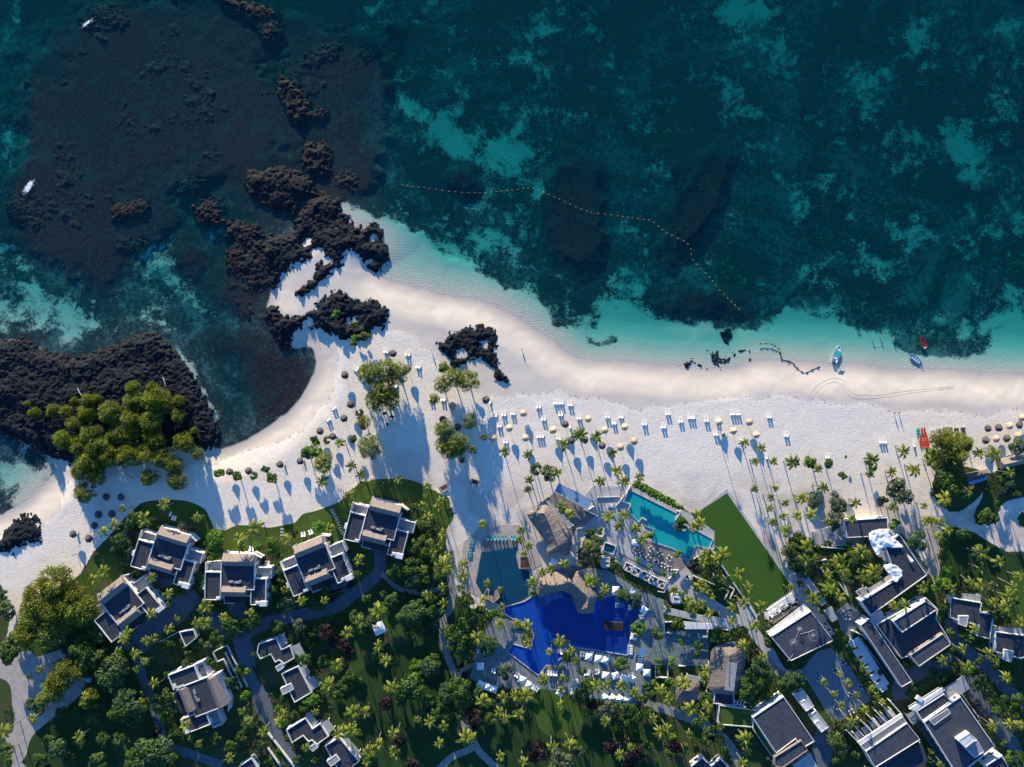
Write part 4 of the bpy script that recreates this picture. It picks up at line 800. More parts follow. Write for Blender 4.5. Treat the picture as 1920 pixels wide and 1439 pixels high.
for i, (x, y) in enumerate(((375,885),(448,925),(530,963),(602,1003),(672,1035))):
    p = zp('G',x,y); a = R(24); pt = lambda u, v, h=0: (p[0]+u*math.cos(a)-v*math.sin(a), p[1]+u*math.sin(a)+v*math.cos(a)); k = 8.5 if i == 2 else 7.2
    c = Bld('daybed_cabana', 'square white framed sunken lounge, %s along the striped walkway' % ['leftmost','second from left','middle and widest','second from right','rightmost'][i], 'cabana', p, 'square cabanas by the striped walkway')
    c.wall([pt(-k,-7),pt(-k,7),pt(k,7),pt(k,-7),pt(-k,-7)], .9, 'white', .25, 'low_wall').flat([pt(-k+1,-6),pt(k-1,-6),pt(k-1,6),pt(-k+1,6)], .25, 'terr', 'floor', .2)
    for q in range(4): u, v = ((-3,-3),(3,-3),(3,3),(-3,3))[q]; qq = pt(u,v); c.box(qq[0], qq[1], .8, .8, .25, .7, 'whitefab' if (q+i)%2 else 'dwood', 'seat', 24)
    c.box(p[0], p[1], .9, .9, .25, .75, 'wood', 'table', 24)
for p, lb, w_ in ((zp('G',175,845),'rounded pale stone kiosk with dark square opening left of the cabanas',1),(zp('G',810,1170),'pale stone kiosk with dark square opening below the cabanas',1),):
    c = Bld('stone_kiosk', lb, 'kiosk', p, 'pale stone kiosks'); pts = [(p[0]+12*math.cos(a)*abs(math.cos(a))**-.35*.9, p[1]+11*math.sin(a)*abs(math.sin(a))**-.35*.9) for a in np.linspace(.13,2*math.pi+.13,21)[:-1]]
    c.blk(pts, 2.4, 'conc', 0, 'conc', False); c.blk([(p[0]-6,p[1]-5),(p[0]+7,p[1]-3),(p[0]+6,p[1]+7),(p[0]-7,p[1]+5)], 2.6, 'terr', .25, 'conc', False, .25)
b = Bld('annex_roofs', 'blue-shaded pale walkway roof between the pool terrace and the concrete lane', 'canopy', zp('G',1000,1330))
b.slab(zpl('G',700,1240,1000,1310,1300,1350,1280,1400,1300,1440,700,1300), 2.8, 'conc', .25).slab(zpl('G',870,1370,1200,1400,1240,1440,880,1440), 3.0, 'white', .2, False)
def thatched(label, c, parts, posts=True, grp=None):
    b = Bld('thatched_roof_building', label, 'thatched building', c, grp)
    for q in parts: q(b)
    return b
def hipthatch(b, z, eave, ridge, he, hr, m='thB', wall=None):
    """eave: closed ring of points at eave height; ridge: polyline; each eave point joins its nearest ridge point"""
    E = b.loc(spline(zpl(z,*eave), 3, True), he); Rd = b.loc(spline(zpl(z,*ridge), 3), hr); mb = MB()
    n = len(E); idx = [min(range(len(Rd)), key=lambda k: (Rd[k][0]-e[0])**2+(Rd[k][1]-e[1])**2) for e in E]
    vs = [(x,y,he) for x,y in E]+[(x,y,hr) for x,y in Rd]+[(x,y,he-.35) for x,y in E]; fs = []
    for i in range(n):
        j = (i+1)%n; a, c = idx[i], idx[j]
        if a == c: fs.append((i,j,n+a))
        else:
            st = 1 if c > a else -1
            ks = list(range(a, c+st, st)); fs.append((i,j,n+c)) 
            for u, v in zip(ks[:-1], ks[1:]): fs.append((i,n+v,n+u))
        o = n+len(Rd); fs.append((i,o+i,o+j,j))
    fs.append(tuple(n+len(Rd)+i for i in range(n))[::-1])
    ob = MB().add(vs, fs).obj('thatched_roof', MT[m], b.r)
    sb = ob.modifiers.new('s','SUBSURF'); sb.subdivision_type = 'SIMPLE'; sb.levels = sb.render_levels = 3
    tx = bpy.data.textures.get('th') or bpy.data.textures.new('th','CLOUDS'); tx.noise_scale = .6; d = ob.modifiers.new('d','DISPLACE'); d.texture = tx; d.strength = .22; d.mid_level = .5
    rr = MB().tube([(x,y,hr+.05) for x,y in Rd], .28, 6).obj('ridge_cap', MT[m], b.r)
    if wall: MB().prism(inset(b.loc(zpl(z,*eave), he), 1.0), 0, he-.4).obj('wall', MT[wall], b.r)
    else:
        for x, y in inset(b.loc(zpl(z,*eave), he), .8): MB().tube([(x,y,0),(x,y,he-.36)], .13, 6).obj('post', MT['dwood'], b.r)
b = Bld('thatched_hall', 'large thatched hall with pointed prow roof left of the slatted arbour', 'thatched hall', zp('E',1420,440))
hipthatch(b, 'E', (1190,310,1270,262,1350,222,1420,270,1520,400,1590,490,1590,600,1555,685,1470,650,1375,675,1365,580,1280,450), (1345,300,1400,410,1472,590), 3.2, 8.0)
b = Bld('thatched_pool_bar', 'L-shaped thatched bar roof reaching into the cobalt pool', 'thatched bar', zp('E',1550,980))
hipthatch(b, 'E', (1290,900,1360,850,1460,830,1545,850,1600,905,1640,822,1700,860,1770,960,1830,1040,1800,1120,1790,1195,1650,1200,1640,1120,1600,1040,1500,1000,1380,1020,1300,1060,1280,980), (1340,945,1450,950,1585,925,1680,1000,1738,1060,1730,1150), 3.0, 6.6)
b = Bld('thatched_spa', 'grey-brown thatched roof with a flat slate strip, left of the leafy corner trees', 'thatched building', zp('H',1260,550))
hipthatch(b, 'H', (1130,380,1200,330,1340,345,1430,400,1420,560,1390,700,1345,780,1110,750,1105,620,1110,500), (1280,430,1285,560,1280,700), 3.2, 6.6)
b.flat(zpl('H',1268,490,1355,500,1325,750,1240,740), 6.75, 'terr', 'slate_strip').blk(zpl('H',1150,755,1320,765,1330,880,1140,860), 3.0, 'roof', .35).slab(zpl('H',1255,305,1345,310,1345,350,1255,345), 2.6, 'terr').slab(zpl('H',1395,560,1440,570,1420,640,1385,620), 2.6, 'terr')
b = Bld('thatched_hut', 'small brown thatched roof left of the grey-brown thatched spa', 'thatched hut', zp('H',900,730))
hipthatch(b, 'H', (803,632,860,635,1005,662,1010,740,960,865,800,835), (870,740,930,745), 2.8, 4.4); b.slab(zpl('H',905,600,1030,625,1030,665,905,645), 2.7, 'terr').slab(zpl('H',990,765,1090,790,1080,830,985,815), 2.6, 'conc')
b = Bld('beach_hut', 'long grey thatched boathouse roof at the right edge above the beach garden', 'beach hut', zp('K',1840,1045))
b.gab(zpl('K',1725,1045,1980,990,1990,1060,1745,1125), 2.6, 4.6, 'thB', 'wood', .06, 'thatched_roof')
b = Bld('beach_hut', 'small dark thatched kiosk below the feathery tree at the right', 'beach hut', zp('K',1560,1160))
b.gab(zpl('K',1465,1160,1650,1120,1665,1160,1485,1215), 2.5, 4.0, 'thD', 'wood', .08, 'thatched_roof'); b.flat(zpl('K',1500,1215,1640,1175,1640,1200,1520,1240), .3, 'skyblue', 'deck')
b = Bld('timber_raft', 'U-shaped timber platform sitting in the green pool between two palms', 'deck', zp('E',870,1050))
b.flat(zpl('E',800,1050,830,985,855,990,845,1040,890,1055,905,1000,945,1000,945,1060,890,1110), .9, 'wood', 'platform', .6).wall(zpl('E',800,1050,830,985), 1.3, 'wood', .15, 'rail').wall(zpl('E',945,1000,945,1060,890,1108,800,1050), 1.3, 'wood', .15, 'rail')
b = Bld('timber_planter', 'timber planter box on the right side of the green pool', 'planter', zp('E',1175,740))
b.blk(zpl('E',1130,700,1200,690,1225,795,1130,800), 1.0, 'soil', .2, 'wood', False, .2, parm='wood')
for z, x, y, lb in (('E',1100,1310,'palm planted timber island at the left edge of the cobalt pool'),('F',1525,350,'timber lounge island with palms in the lower cobalt pool'),('F',1425,560,'timber platform with four white loungers at the pool tip')):
    b = Bld('pool_platform', lb, 'platform', zp(z,x,y), 'timber pool platforms'); w_ = (60,38) if z == 'E' else ((60,75) if y == 350 else (55,45))
    b.flat(zpl(z,x-w_[0],y-w_[1],x+w_[0],y-w_[1]*.8,x+w_[0],y+w_[1],x-w_[0],y+w_[1]*.8), .45, 'wood', 'platform', .4)
for x, y, k in ((230,165,1),(900,170,2)):
    b = Bld('slatted_island', ['','dark slatted island in the right part of the cobalt pool'][1] if k == 1 else 'small slatted deck with table at the left pool edge', 'platform', zp('H',x,y) if k == 1 else zp('F',1120,165))
    if k == 1: b.louv(zpl('H',150,120,325,135,320,205,150,195), .7, 22, 'dwood', w=.5); b.flat(zpl('H',150,120,325,135,320,205,150,195), .4, 'wood', 'platform', .3)
    else: b.flat(zpl('F',1085,130,1205,130,1205,190,1085,180), .6, 'wood', 'platform', .5)
for x, y, lb in ((275,1230,'small submerged grey table left of its twin in the pool corner'),(392,1250,'small submerged grey table right of its twin in the pool corner')):
    b = Bld('pool_table', lb, 'table', zp('G',x,y), 'submerged pool tables'); p = zp('G',x,y); b.box(p[0],p[1],1.4,1.6,.3,.75,'terr','table_top',0); b.box(p[0],p[1],.3,.3,.1,.3,'terr','leg')
# ---------------------------------------------------------------- labels from landmarks
LM = [('the left lava headland',200,740),('the green headland trees',230,800),('the small left-edge rocks',38,995),('the left cove',40,890),('the leftmost villa',230,1133),('the second villa',315,1037),('the middle villa',445,1082),
 ('the tilted fourth villa',590,1056),('the topmost villa',713,983),('the sideways villa',378,1306),('the left gravel track',60,1300),('the tiny square hut',350,1190),('the upper garden bungalow',521,1217),('the lower garden bungalow',559,1282),
 ('the cross-roofed bungalow',577,1370),('the bottom bungalow',640,1420),('the curved cove beach',560,780),('the bushy rock cluster',620,590),('the beach lava rocks',885,665),('the big feathery tree',715,720),('the green pool',935,1075),
 ('the teal loungers',940,1008),('the thatched hall',1030,1000),('the thatched bar',1065,1095),('the cobalt pool',1100,1170),('the pool tip',1010,1250),('the garden fork',880,1400),('the round garden tree',865,1210),('the bottom lawn',1060,1370),
 ('the blue pavilion',1075,930),('the turquoise pool',1215,975),('the striped walkway',1205,1065),('the smooth green lawn',1385,1030),('the pebble courtyard',1270,1220),('the thatched spa',1362,1260),('the thatched hut',1288,1295),
 ('the grass-roofed annex',1385,1345),('the disc-roofed hall',1497,1195),('the striped court',1565,1290),('the service huts',1510,1325),('the event hall',1470,1370),('the pergola building',1650,1395),('the spa building',1800,1380),
 ('the tarpaulin roof',1670,1070),('the stone panel terrace',1550,1010),('the L-shaped roof',1700,1200),('the grey bungalow',1815,1145),('the right-edge bungalow',1895,1205),('the winding sand path',1830,990),('the round dome bush',1527,937),
 ('the sandy island bush',1690,935),('the beached kayaks',1732,822),('the right thatched kiosk',1830,890),('the boathouse roof',1890,862),('the white motorboat',1570,665),('the waterline rocks',1350,675),('the striped deck daybeds',1640,1250),
 ('the stepping stones',635,975),('the drive bend',620,1140),('the walled planters',440,1250),('the two swing beds',860,908),('the bottom drive',480,1400),('the dark red bushes',1190,1420),('the lower right lane',1780,1280),('the right garden lawn',1850,1060),('the lone left palms',210,955),('the left feathery giants',85,1150)]
ORD = ['nearest','second nearest','third nearest','fourth nearest','fifth nearest','sixth nearest','seventh nearest','eighth nearest','ninth nearest','tenth nearest','eleventh nearest','twelfth nearest','thirteenth nearest','fourteenth nearest']
ORD += [a+' nearest' for a in ('fifteenth','sixteenth','seventeenth','eighteenth','nineteenth','twentieth')]+['twenty-'+a+' nearest' for a in ('first','second','third','fourth','fifth','sixth','seventh','eighth','ninth')]
SEC = ['right of','lower right of','below','lower left of','left of','upper left of','above','upper right of']
ITEMS = []
def item(o, what, cat, px, py, group=None): tag(o, None, cat, group); ITEMS.append((o, what, cat, px, py)); return o
def finish_labels():
    G = {}
    for it in ITEMS:
        o, what, cat, px, py = it
        nm, d, sec = min(((l[0], math.hypot(l[1]-px, l[2]-py), int(round(math.atan2(py-l[2], px-l[1])/(math.pi/4))) % 8) for l in LM), key=lambda q: q[1])
        G.setdefault((what, nm, sec), []).append((d, o))
    for (what, nm, sec), L in G.items():
        L.sort(key=lambda q: q[0])
        for i, (d, o) in enumerate(L):
            o['label'] = ('%s %s %s' % (what, SEC[sec], nm)) if len(L) == 1 else ('%s %s %s, %s of %s' % (what, SEC[sec], nm, ORD[min(i,len(ORD)-1)], ['','','two','three','four','five','six','seven','eight','nine','ten'][len(L)] if len(L) < 11 else 'them'))
# ---------------------------------------------------------------- palms
def frond_mesh(seed, m):
    r = random.Random(seed); mb = MB(); L = 1.0; pts = []
    rise = r.uniform(.15,.5); droop = r.uniform(.75,1.2); bend = r.uniform(-.18,.18)
    for i in range(9):
        t_ = i/8; pts.append(Vector((L*(t_-.18*t_**3*droop), bend*t_*t_, rise*t_-.72*droop*t_**2.2)))
    for i in range(1, 17):
        t_ = (i+.4)/17.4; k = t_*8; a = int(min(k,7.99)); p = pts[a].lerp(pts[a+1], k-a); dv = (pts[a+1]-pts[a]).normalized()
        ll = .15*math.sin(math.pi*min(1,.18+t_*.85))**.7*(1 if t_ < .95 else .6)+.05
        for s_ in (-1, 1):
            out = Vector((dv.x*.75, s_*1.0, 0)).normalized()*ll*r.uniform(.85,1.1)+Vector((0,0,-.38*ll+r.uniform(-.04,.03)))
            w = dv*.030; mb.add([p-w, p+w, p+out*.6+w*1.1+Vector((0,0,.015)), p+out, p+out*.6-w*.9+Vector((0,0,.015))], [(0,1,2,4),(4,2,3)])
    mb.tube([pts[0],pts[3],pts[6],pts[8]], [.022,.016,.010,.004], 3, False)
    return mb.mesh('frond', m)
FR = {k: [frond_mesh(i, MT[k]) for i in range(5)] for k in ('frond','frondD')}
def crown_frames(r, n):
    out = []
    for i in range(n):
        a = 2*math.pi*(i*.382)+r.uniform(-.25,.25); lv = i/n
        el = .75-1.15*lv+r.uniform(-.12,.12); out.append((a, el, r.uniform(.82,1.08)*(.72 if lv < .15 else 1)))
    return out
def crown_mesh(seed, key):
    r = random.Random(seed); V_, F_ = [], []
    for (a, el, s_) in crown_frames(r, 15):
        me = r.choice(FR[key]); M = Matrix.Rotation(a,4,'Z') @ Matrix.Rotation(-el,4,'Y') @ Matrix.Scale(s_,4); k = len(V_)
        V_ += [tuple(M @ v.co) for v in me.vertices]; F_ += [tuple(i+k for i in p.vertices) for p in me.polygons]
    return MB().add(V_, F_).mesh('crown', MT[key])
CR = {k: [crown_mesh(i, k) for i in range(6)] for k in ('frond','frondD')}
TR = []
for i in range(6):
    r = random.Random(i); lx = r.uniform(-.05,.05); ly = r.uniform(-.05,.05)
    TR.append([(lx*math.sin(t_*3.1), ly*math.sin(t_*3.1), t_) for t_ in (0,.2,.4,.6,.8,1)])
TRM = [MB().tube([(x*8,y*8,z) for x,y,z in q], [.20,.14,.12,.11,.10,.09], 7).mesh('trunk', MT['trunk'], True) for q in TR]
PALMS = dict(
 K=(1020,970,15, 40,1065,10, 180,1075,16, 380,1120,10, 785,1050,16, 765,1160,10, 935,1145,12, 1100,1115,15, 1230,1060,14, 1580,1000,13, 1700,990,17, 1815,1150,13, 405,1260,13, 55,1260,8, 245,1330,13, 130,1375,9, 15,1330,9, 20,1410,9, 665,1370,13, 1320,1340,17, 1175,1390,8, 950,1410,12, 1500,1290,14),
 I=(110,350,9, 215,355,11, 335,340,14, 45,395,10, 135,460,14, 625,375,12, 450,405,10, 1180,380,12, 1230,385,10, 1295,390,10, 1280,485,10, 1345,455,13, 310,585,16, 270,680,14, 360,680,12, 545,690,17, 700,620,18, 570,760,15, 720,800,17, 785,765,20, 460,790,12, 170,900,9, 350,990,16, 460,905,15, 540,960,15, 940,1040,13, 1035,1015,14, 1180,900,14, 1370,890,14, 1600,630,17, 1725,690,14, 1600,750,12, 1530,840,11, 1590,880,15, 1835,880,14, 1890,810,12, 1690,990,12, 1800,960,14, 1780,1040,16, 1890,1160,14, 1550,1220,12, 1460,1350,11, 1650,1390,13),
 J=(1330,400,12, 1640,350,12, 1690,400,11, 1500,430,14, 1790,520,12, 545,490,8, 425,555,9, 600,570,10, 670,655,8, 485,650,9, 550,740,9, 735,760,11, 620,840,12, 1690,890,14, 1815,875,12, 1890,880,10, 540,980,9, 1300,1170,9, 1225,1080,8, 820,655,8, 870,715,8, 785,595,8, 715,465,8),
 G=(270,20,13, 120,105,13, 335,110,14, 475,65,11, 190,420,14, 335,420,13, 290,510,12, 440,530,13, 495,630,13, 1520,185,9, 1695,165,8, 995,410,12, 1020,500,14, 970,520,13, 1235,760,17, 1180,820,14, 1060,765,11, 1040,830,13, 1380,950,13, 1460,1080,12, 1580,1260,15, 1400,1200,14, 1315,1250,11, 1320,1375,10, 1520,1410,13, 1030,1035,13, 1080,1090,13, 1130,1150,9, 920,1185,12, 1040,1215,13, 970,1240,13, 1110,1295,12, 800,1095,10, 1280,1000,10, 40,1010,16, 160,1080,13, 10,680,10),
 L=(90,955,14, 235,1100,10, 260,1250,12, 1230,935,5, 1430,1010,11, 1570,1060,11, 1520,1175,9, 1675,1180,10, 1840,1205,15),
 M=(610,960,9, 790,1090,12, 1010,1115,12, 510,1075,10, 415,1170,8, 1330,1030,14, 1475,940,17, 1625,970,15, 1770,1100,10, 1810,1250,12, 1270,1275,11, 1025,1345,10, 100,1400,10, 1005,1425,9),
 N=(760,1010,11, 855,1220,12, 940,1305,12, 1280,1340,11, 605,1355,14),
 C=(1325,150,14, 470,440,19, 330,540,15, 350,620,11, 740,550,14, 1145,450,12, 740,990,8, 880,1100,12, 1095,1095,9, 1400,720,13, 1580,1190,20, 1420,1290,14, 1300,1390,14, 425,1200,11, 190,1240,10, 1755,20,9, 1440,30,9, 1600,40,9),
 E=(275,155,6, 245,250,12, 385,255,12, 420,190,10, 300,330,12, 430,490,12, 325,570,9, 410,590,11, 345,660,11, 440,790,22, 265,810,10, 290,900,9, 480,690,11, 620,760,12, 605,875,14, 435,980,11, 280,1040,11, 435,1120,12, 620,1050,12, 590,970,10, 1205,110,13, 790,400,10, 1135,460,10, 1125,540,9, 1210,600,9, 1170,670,9, 1500,240,15, 1575,310,13, 1725,595,13, 1520,760,12, 1400,800,12, 1330,820,11, 1235,930,13, 1245,1030,9, 830,940,9, 945,990,7, 790,1085,9, 955,1150,9, 1790,900,16, 1880,980,13, 950,1310,12, 740,1410,15, 1100,1300,10, 1190,1320,12, 1215,1390,10, 1210,20,10),
 F=(1205,235,13, 1200,325,11, 1490,300,13, 1405,400,9, 1590,390,11, 1640,470,10, 1345,650,14, 1520,640,10, 1490,740,9, 1190,800,18, 970,810,14, 1080,800,12, 800,850,16, 940,940,12, 1000,1000,12, 1145,965,13, 1495,875,11, 1810,690,14, 670,1170,20, 395,1240,12, 440,1080,12, 310,1030,14, 200,1010,9, 950,1360,11, 1150,1390,12, 1430,1410,11, 1420,1260,13, 1560,1230,13, 1620,1240,10, 15,1320,12, 1890,1030,12),
 H=(90,710,12, 190,700,11, 310,700,12, 430,770,12, 670,760,14, 740,820,14, 880,690,17, 1070,570,13, 1060,650,12, 930,920,20, 1080,900,14, 1060,1000,13, 190,1040,14, 600,1010,11, 650,1120,14, 715,1090,11, 950,1160,10, 1220,1080,10, 1420,1180,17, 1450,1290,12, 1400,1400,14, 310,1320,12, 400,1260,9, 1410,340,15, 1320,130,9, 1530,190,12, 1590,450,12),
 D=(1575,340,12, 1640,480,14, 1215,530,15, 1130,700,17, 1700,720,16, 710,970,12, 700,1040,14, 1010,950,9, 1370,950,18, 1460,950,14, 1340,1110,18, 1220,1140,15, 1730,1140,14, 1580,1220,12, 1710,1290,12, 1480,1310,16, 540,1120,13, 395,590,8, 355,935,9, 930,1260,9, 240,1370,12, 415,1030,10, 1460,1390,13),
 B=(880,440,10, 1060,400,12, 1200,430,13, 1300,490,9, 1225,560,9, 1500,200,11, 1320,320,12, 1400,290,10, 1780,150,14, 1375,60,12, 1120,240,13, 1660,1050,14, 310,990,10, 280,610,7, 370,560,9, 30,1120,15, 720,1160,13, 860,900,5, 770,800,10, 1270,850,8, 1390,700,12, 1790,1220,9, 60,1320,9),
 A=(920,220,9, 855,340,13, 770,390,11, 1095,310,17, 1230,190,14, 1480,290,10, 760,690,14, 700,740,12, 1260,860,12, 1250,950,7, 1530,950,16, 1160,1020,14, 1320,1040,8, 1540,1080,16, 1680,1040,11, 1245,1120,12, 910,1190,13, 1880,1000,12, 1130,740,12))
done = []
for z, c in PALMS.items():
    for i in range(0, len(c), 3):
        px, py = zp(z, c[i], c[i+1]); rr = c[i+2]
        if any(math.hypot(px-a, py-b) < 6.5 for a, b in done) or py > 1445: continue
        done.append((px, py)); r = random.Random(int(px*31+py)); beach = py < 960 and px > 480
        h = (5.8+rr*.12 if beach else (4.2 if rr < 9 else 5.6+rr*.28))+r.uniform(-.8,.9); rad = rr*S*1.13
        x, y = W(px, py, h); ti = r.randrange(6); q = TR[ti]
        lean = min(1.6, .035*math.hypot(x,y)*.25)*r.uniform(0,1.2); la = r.uniform(0,6.3)
        x -= math.cos(la)*lean*.5; y -= math.sin(la)*lean*.5
        g = gz(x, y); root = empty('palm_tree', (x,y,g)); item(root, ('big ' if rr >= 16 else 'small ' if rr < 9 else '')+'coconut palm', 'palm tree', px, py, 'coconut palms of the resort')
        tk = put('trunk', TRM[ti], root, (0,0,0), r.uniform(0,6), (1,1,h-g)); tk.rotation_euler = (0,0,0)
        tk.matrix_local = Matrix(((1,0,lean*math.cos(la),0),(0,1,lean*math.sin(la),0),(0,0,h-g,0),(0,0,0,1)))
        key = 'frond' if (not beach or r.random() < .45) else 'frondD'
        top = (lean*math.cos(la), lean*math.sin(la), h-g)
        if rr >= 11:
            n = 12 if rr < 16 else 16
            for (a, el, s_) in crown_frames(r, n):
                o = put('frond', r.choice(FR[key]), root, top); o.rotation_euler = Euler((r.uniform(-.3,.3), -el, a)); o.scale = (rad*s_,rad*s_*r.uniform(.85,1.15),rad*s_*r.uniform(.8,1.2))
        else: put('crown', r.choice(CR[key]), root, top, r.uniform(0,6.3), rad)
# ---------------------------------------------------------------- broadleaf trees, bushes, feathery casuarinas
def leafball(seed, m, name='crown', n=1700, sz=.085, puffs=14, flat=.62, wisp=False):
    r = np.random.default_rng(seed); c = []; 
    for i in range(puffs):
        a = r.uniform(0, 6.28); d = math.sqrt(r.uniform(0,1))*(.85 if wisp else .66); c.append((d*math.cos(a), d*math.sin(a), flat*(.8-.7*d*d)+r.uniform(-.1,.1), r.uniform(.12,.30) if wisp else r.uniform(.22,.4)))
    c = np.array(c); k = r.integers(0, puffs, n); u = r.normal(size=(n,3)); u[:,2] = np.abs(u[:,2])*1.1-.25*np.abs(u[:,0]); u /= np.linalg.norm(u,axis=1)[:,None]
    P = c[k,:3]+u*c[k,3:4]*r.uniform(.78,1.1,(n,1)); 
    keep = np.ones(n, bool)
    for j in range(puffs):
        d = np.linalg.norm(P-c[j,:3], axis=1); keep &= (d > c[j,3]*.7) | (k == j)
    P = P[keep]; u = u[keep]; n = len(P)
    if wisp:
        t_ = u*np.array([1,1,.2])+r.normal(size=(n,3))*.45+np.array([0,0,-.3]); t_ /= np.linalg.norm(t_,axis=1)[:,None]
        L = r.uniform(.10,.24,(n,1)); w_ = np.cross(t_, r.normal(size=(n,3))); w_ /= np.linalg.norm(w_,axis=1)[:,None]; wd_ = r.uniform(.013,.026,(n,1))
        V_ = np.stack([P-w_*wd_, P+w_*wd_, P+t_*L+w_*wd_*.4, P+t_*L-w_*wd_*.4], 1)
    else:
        nn = u+r.normal(size=(n,3))*.55; nn /= np.linalg.norm(nn,axis=1)[:,None]; a = np.cross(nn, r.normal(size=(n,3))); a /= np.linalg.norm(a,axis=1)[:,None]; b_ = np.cross(nn, a)
        s_ = r.uniform(.6,1.25,(n,1))*sz; V_ = np.stack([P-a*s_, P-b_*s_*.65, P+a*s_, P+b_*s_*.65], 1)
    return mesh_np(name, V_.reshape(-1,3), np.arange(4*n).reshape(n,4), m)
LB = {k: [leafball(10*i+j, MT[k], n=2300) for i in range(4)] for j, k in enumerate(('leaf','leafY','leafG','leafR'))}
SB = {k: [leafball(100+10*i+j, MT[k], n=800, sz=.14, puffs=8) for i in range(3)] for j, k in enumerate(('leaf','leafY','leafG','leafR'))}
DOME = [leafball(300+i, MT['leaf'], n=2600, sz=.07, puffs=30, flat=.55) for i in range(2)]
CB = [leafball(200+i, MT['cas'], n=3900, puffs=40, flat=.75, wisp=True) for i in range(5)]
TK = MB().tube([(0,0,0),(.05,.03,.5),(0,.02,1)], [.5,.36,.25], 7).mesh('trunk', MT['bark'], True)
def limbs(seed):
    r = random.Random(seed); mb = MB(); mb.tube([(0,0,0),(.02,.02,.35),(0,0,.7)], [.05,.04,.03], 6)
    for i in range(6): a = i*1.05+r.uniform(-.3,.3); d = r.uniform(.35,.6); mb.tube([(0,0,r.uniform(.3,.5)),(d*.5*math.cos(a),d*.5*math.sin(a),.65),(d*math.cos(a),d*math.sin(a),.85)], [.028,.018,.008], 4)
    return mb.mesh('limbs', MT['bark'], True)
LMB = [limbs(i) for i in range(3)]
trees = []
def tree(px, py, rr, key, hgt=None, dome=False):
    r = random.Random(int(px*17+py*3)); R_ = rr*S*(1.04 if key == 'cas' and py < 960 and px < 480 else 1.08)
    if any(math.hypot(px-a, py-b) < 3.5 for a, b in trees): return
    trees.append((px,py)); cas = key == 'cas'
    ht = hgt or (min(1.5*R_+4.0, 11) if cas else min(1.5*R_+1.2, 9.5))
    x, y = W(px, py, ht*.85); g = gz(x, y); ch = R_*(1.0 if cas else .85)
    big = rr >= 11
    what = {'cas':'feathery yellow-green tree','leaf':'leafy green tree','leafY':'bright green bush','leafG':'grey-green bushy tree','leafR':'dark red bush'}[key]
    if not big: what = what.replace('tree','bush')
    if dome: what = 'clipped dome-shaped green bush'
    me = r.choice(CB) if cas else (r.choice(DOME) if dome else r.choice((LB if rr >= 13 else SB)[key]))
    root = empty('tree' if 'tree' in what else 'bush', (x,y,g)); item(root, what, 'tree' if 'tree' in what else 'bush', px, py, 'trees and bushes of the garden')
    if cas: z0 = .25*(ht-g); ch = (ht-g)*.74
    else: z0 = max(ht-g-.95*R_, 0)
    if dome: z0 = 0
    c = put('crown', me, root, (0,0,z0), r.uniform(0,6.3), (R_*r.uniform(.92,1.08), R_, ch if not dome else R_*.8))
    if 'tree' in what:
        put('trunk', TK, root, (0,0,0), r.uniform(0,6), (.3+.05*R_, .3+.05*R_, max(ht-g-.4*R_, 1)))
        if cas or rr > 16: put('limbs', LMB[r.randrange(3)], root, (0,0,z0*.9), r.uniform(0,6), (R_, R_, ch*.75))
def many(key, **zz):
    for z, c in zz.items():
        for i in range(0, len(c), 3): px, py = zp(z, c[i], c[i+1]); tree(px, py, c[i+2], key)
many('cas', Q=(230,700,10, 180,630,5, 365,680,12, 470,690,11, 640,600,12, 620,700,16, 790,700,19, 970,510,12, 970,610,18, 1120,510,11, 1130,600,22, 1190,650,16, 1310,720,13, 1310,610,10, 960,740,20, 1100,760,22, 970,840,16, 850,860,18, 640,870,20, 520,780,14, 440,900,17, 560,940,19, 700,960,23, 930,1020,22, 780,1030,22, 640,1070,24, 580,1140,20, 700,1170,18, 1060,1010,19, 1190,1040,20, 1130,900,20, 1350,920,18, 1460,1010,12, 1280,1100,16, 1300,1210,18, 1090,1190,16, 600,1300,19, 1440,830,6, 710,590,8, 540,610,7),
  N=(1010,390,20, 1160,350,20, 1270,385,17, 1130,560,24, 1060,640,18, 1200,620,17, 1010,1060,21, 590,1200,18, 960,830,12, 1690,900,17, 1810,1020,20, 1740,1090,16, 1600,620,10),
  M=(330,420,17, 230,490,14, 460,450,19, 160,630,12, 350,1060,18, 480,820,13, 240,1040,14),
  A=(370,790,30, 250,920,32, 350,1010,34, 220,1060,28, 450,960,26, 160,1180,24, 330,1160,30, 520,880,18, 560,1000,28, 430,720,15),
  B=(480,690,22, 430,780,20, 360,840,14, 550,560,18, 650,600,16, 790,800,14, 750,870,12),
  K=(1400,950,26, 1340,900,18, 1450,1020,20, 1500,930,16), O=(1350,1290,7,))
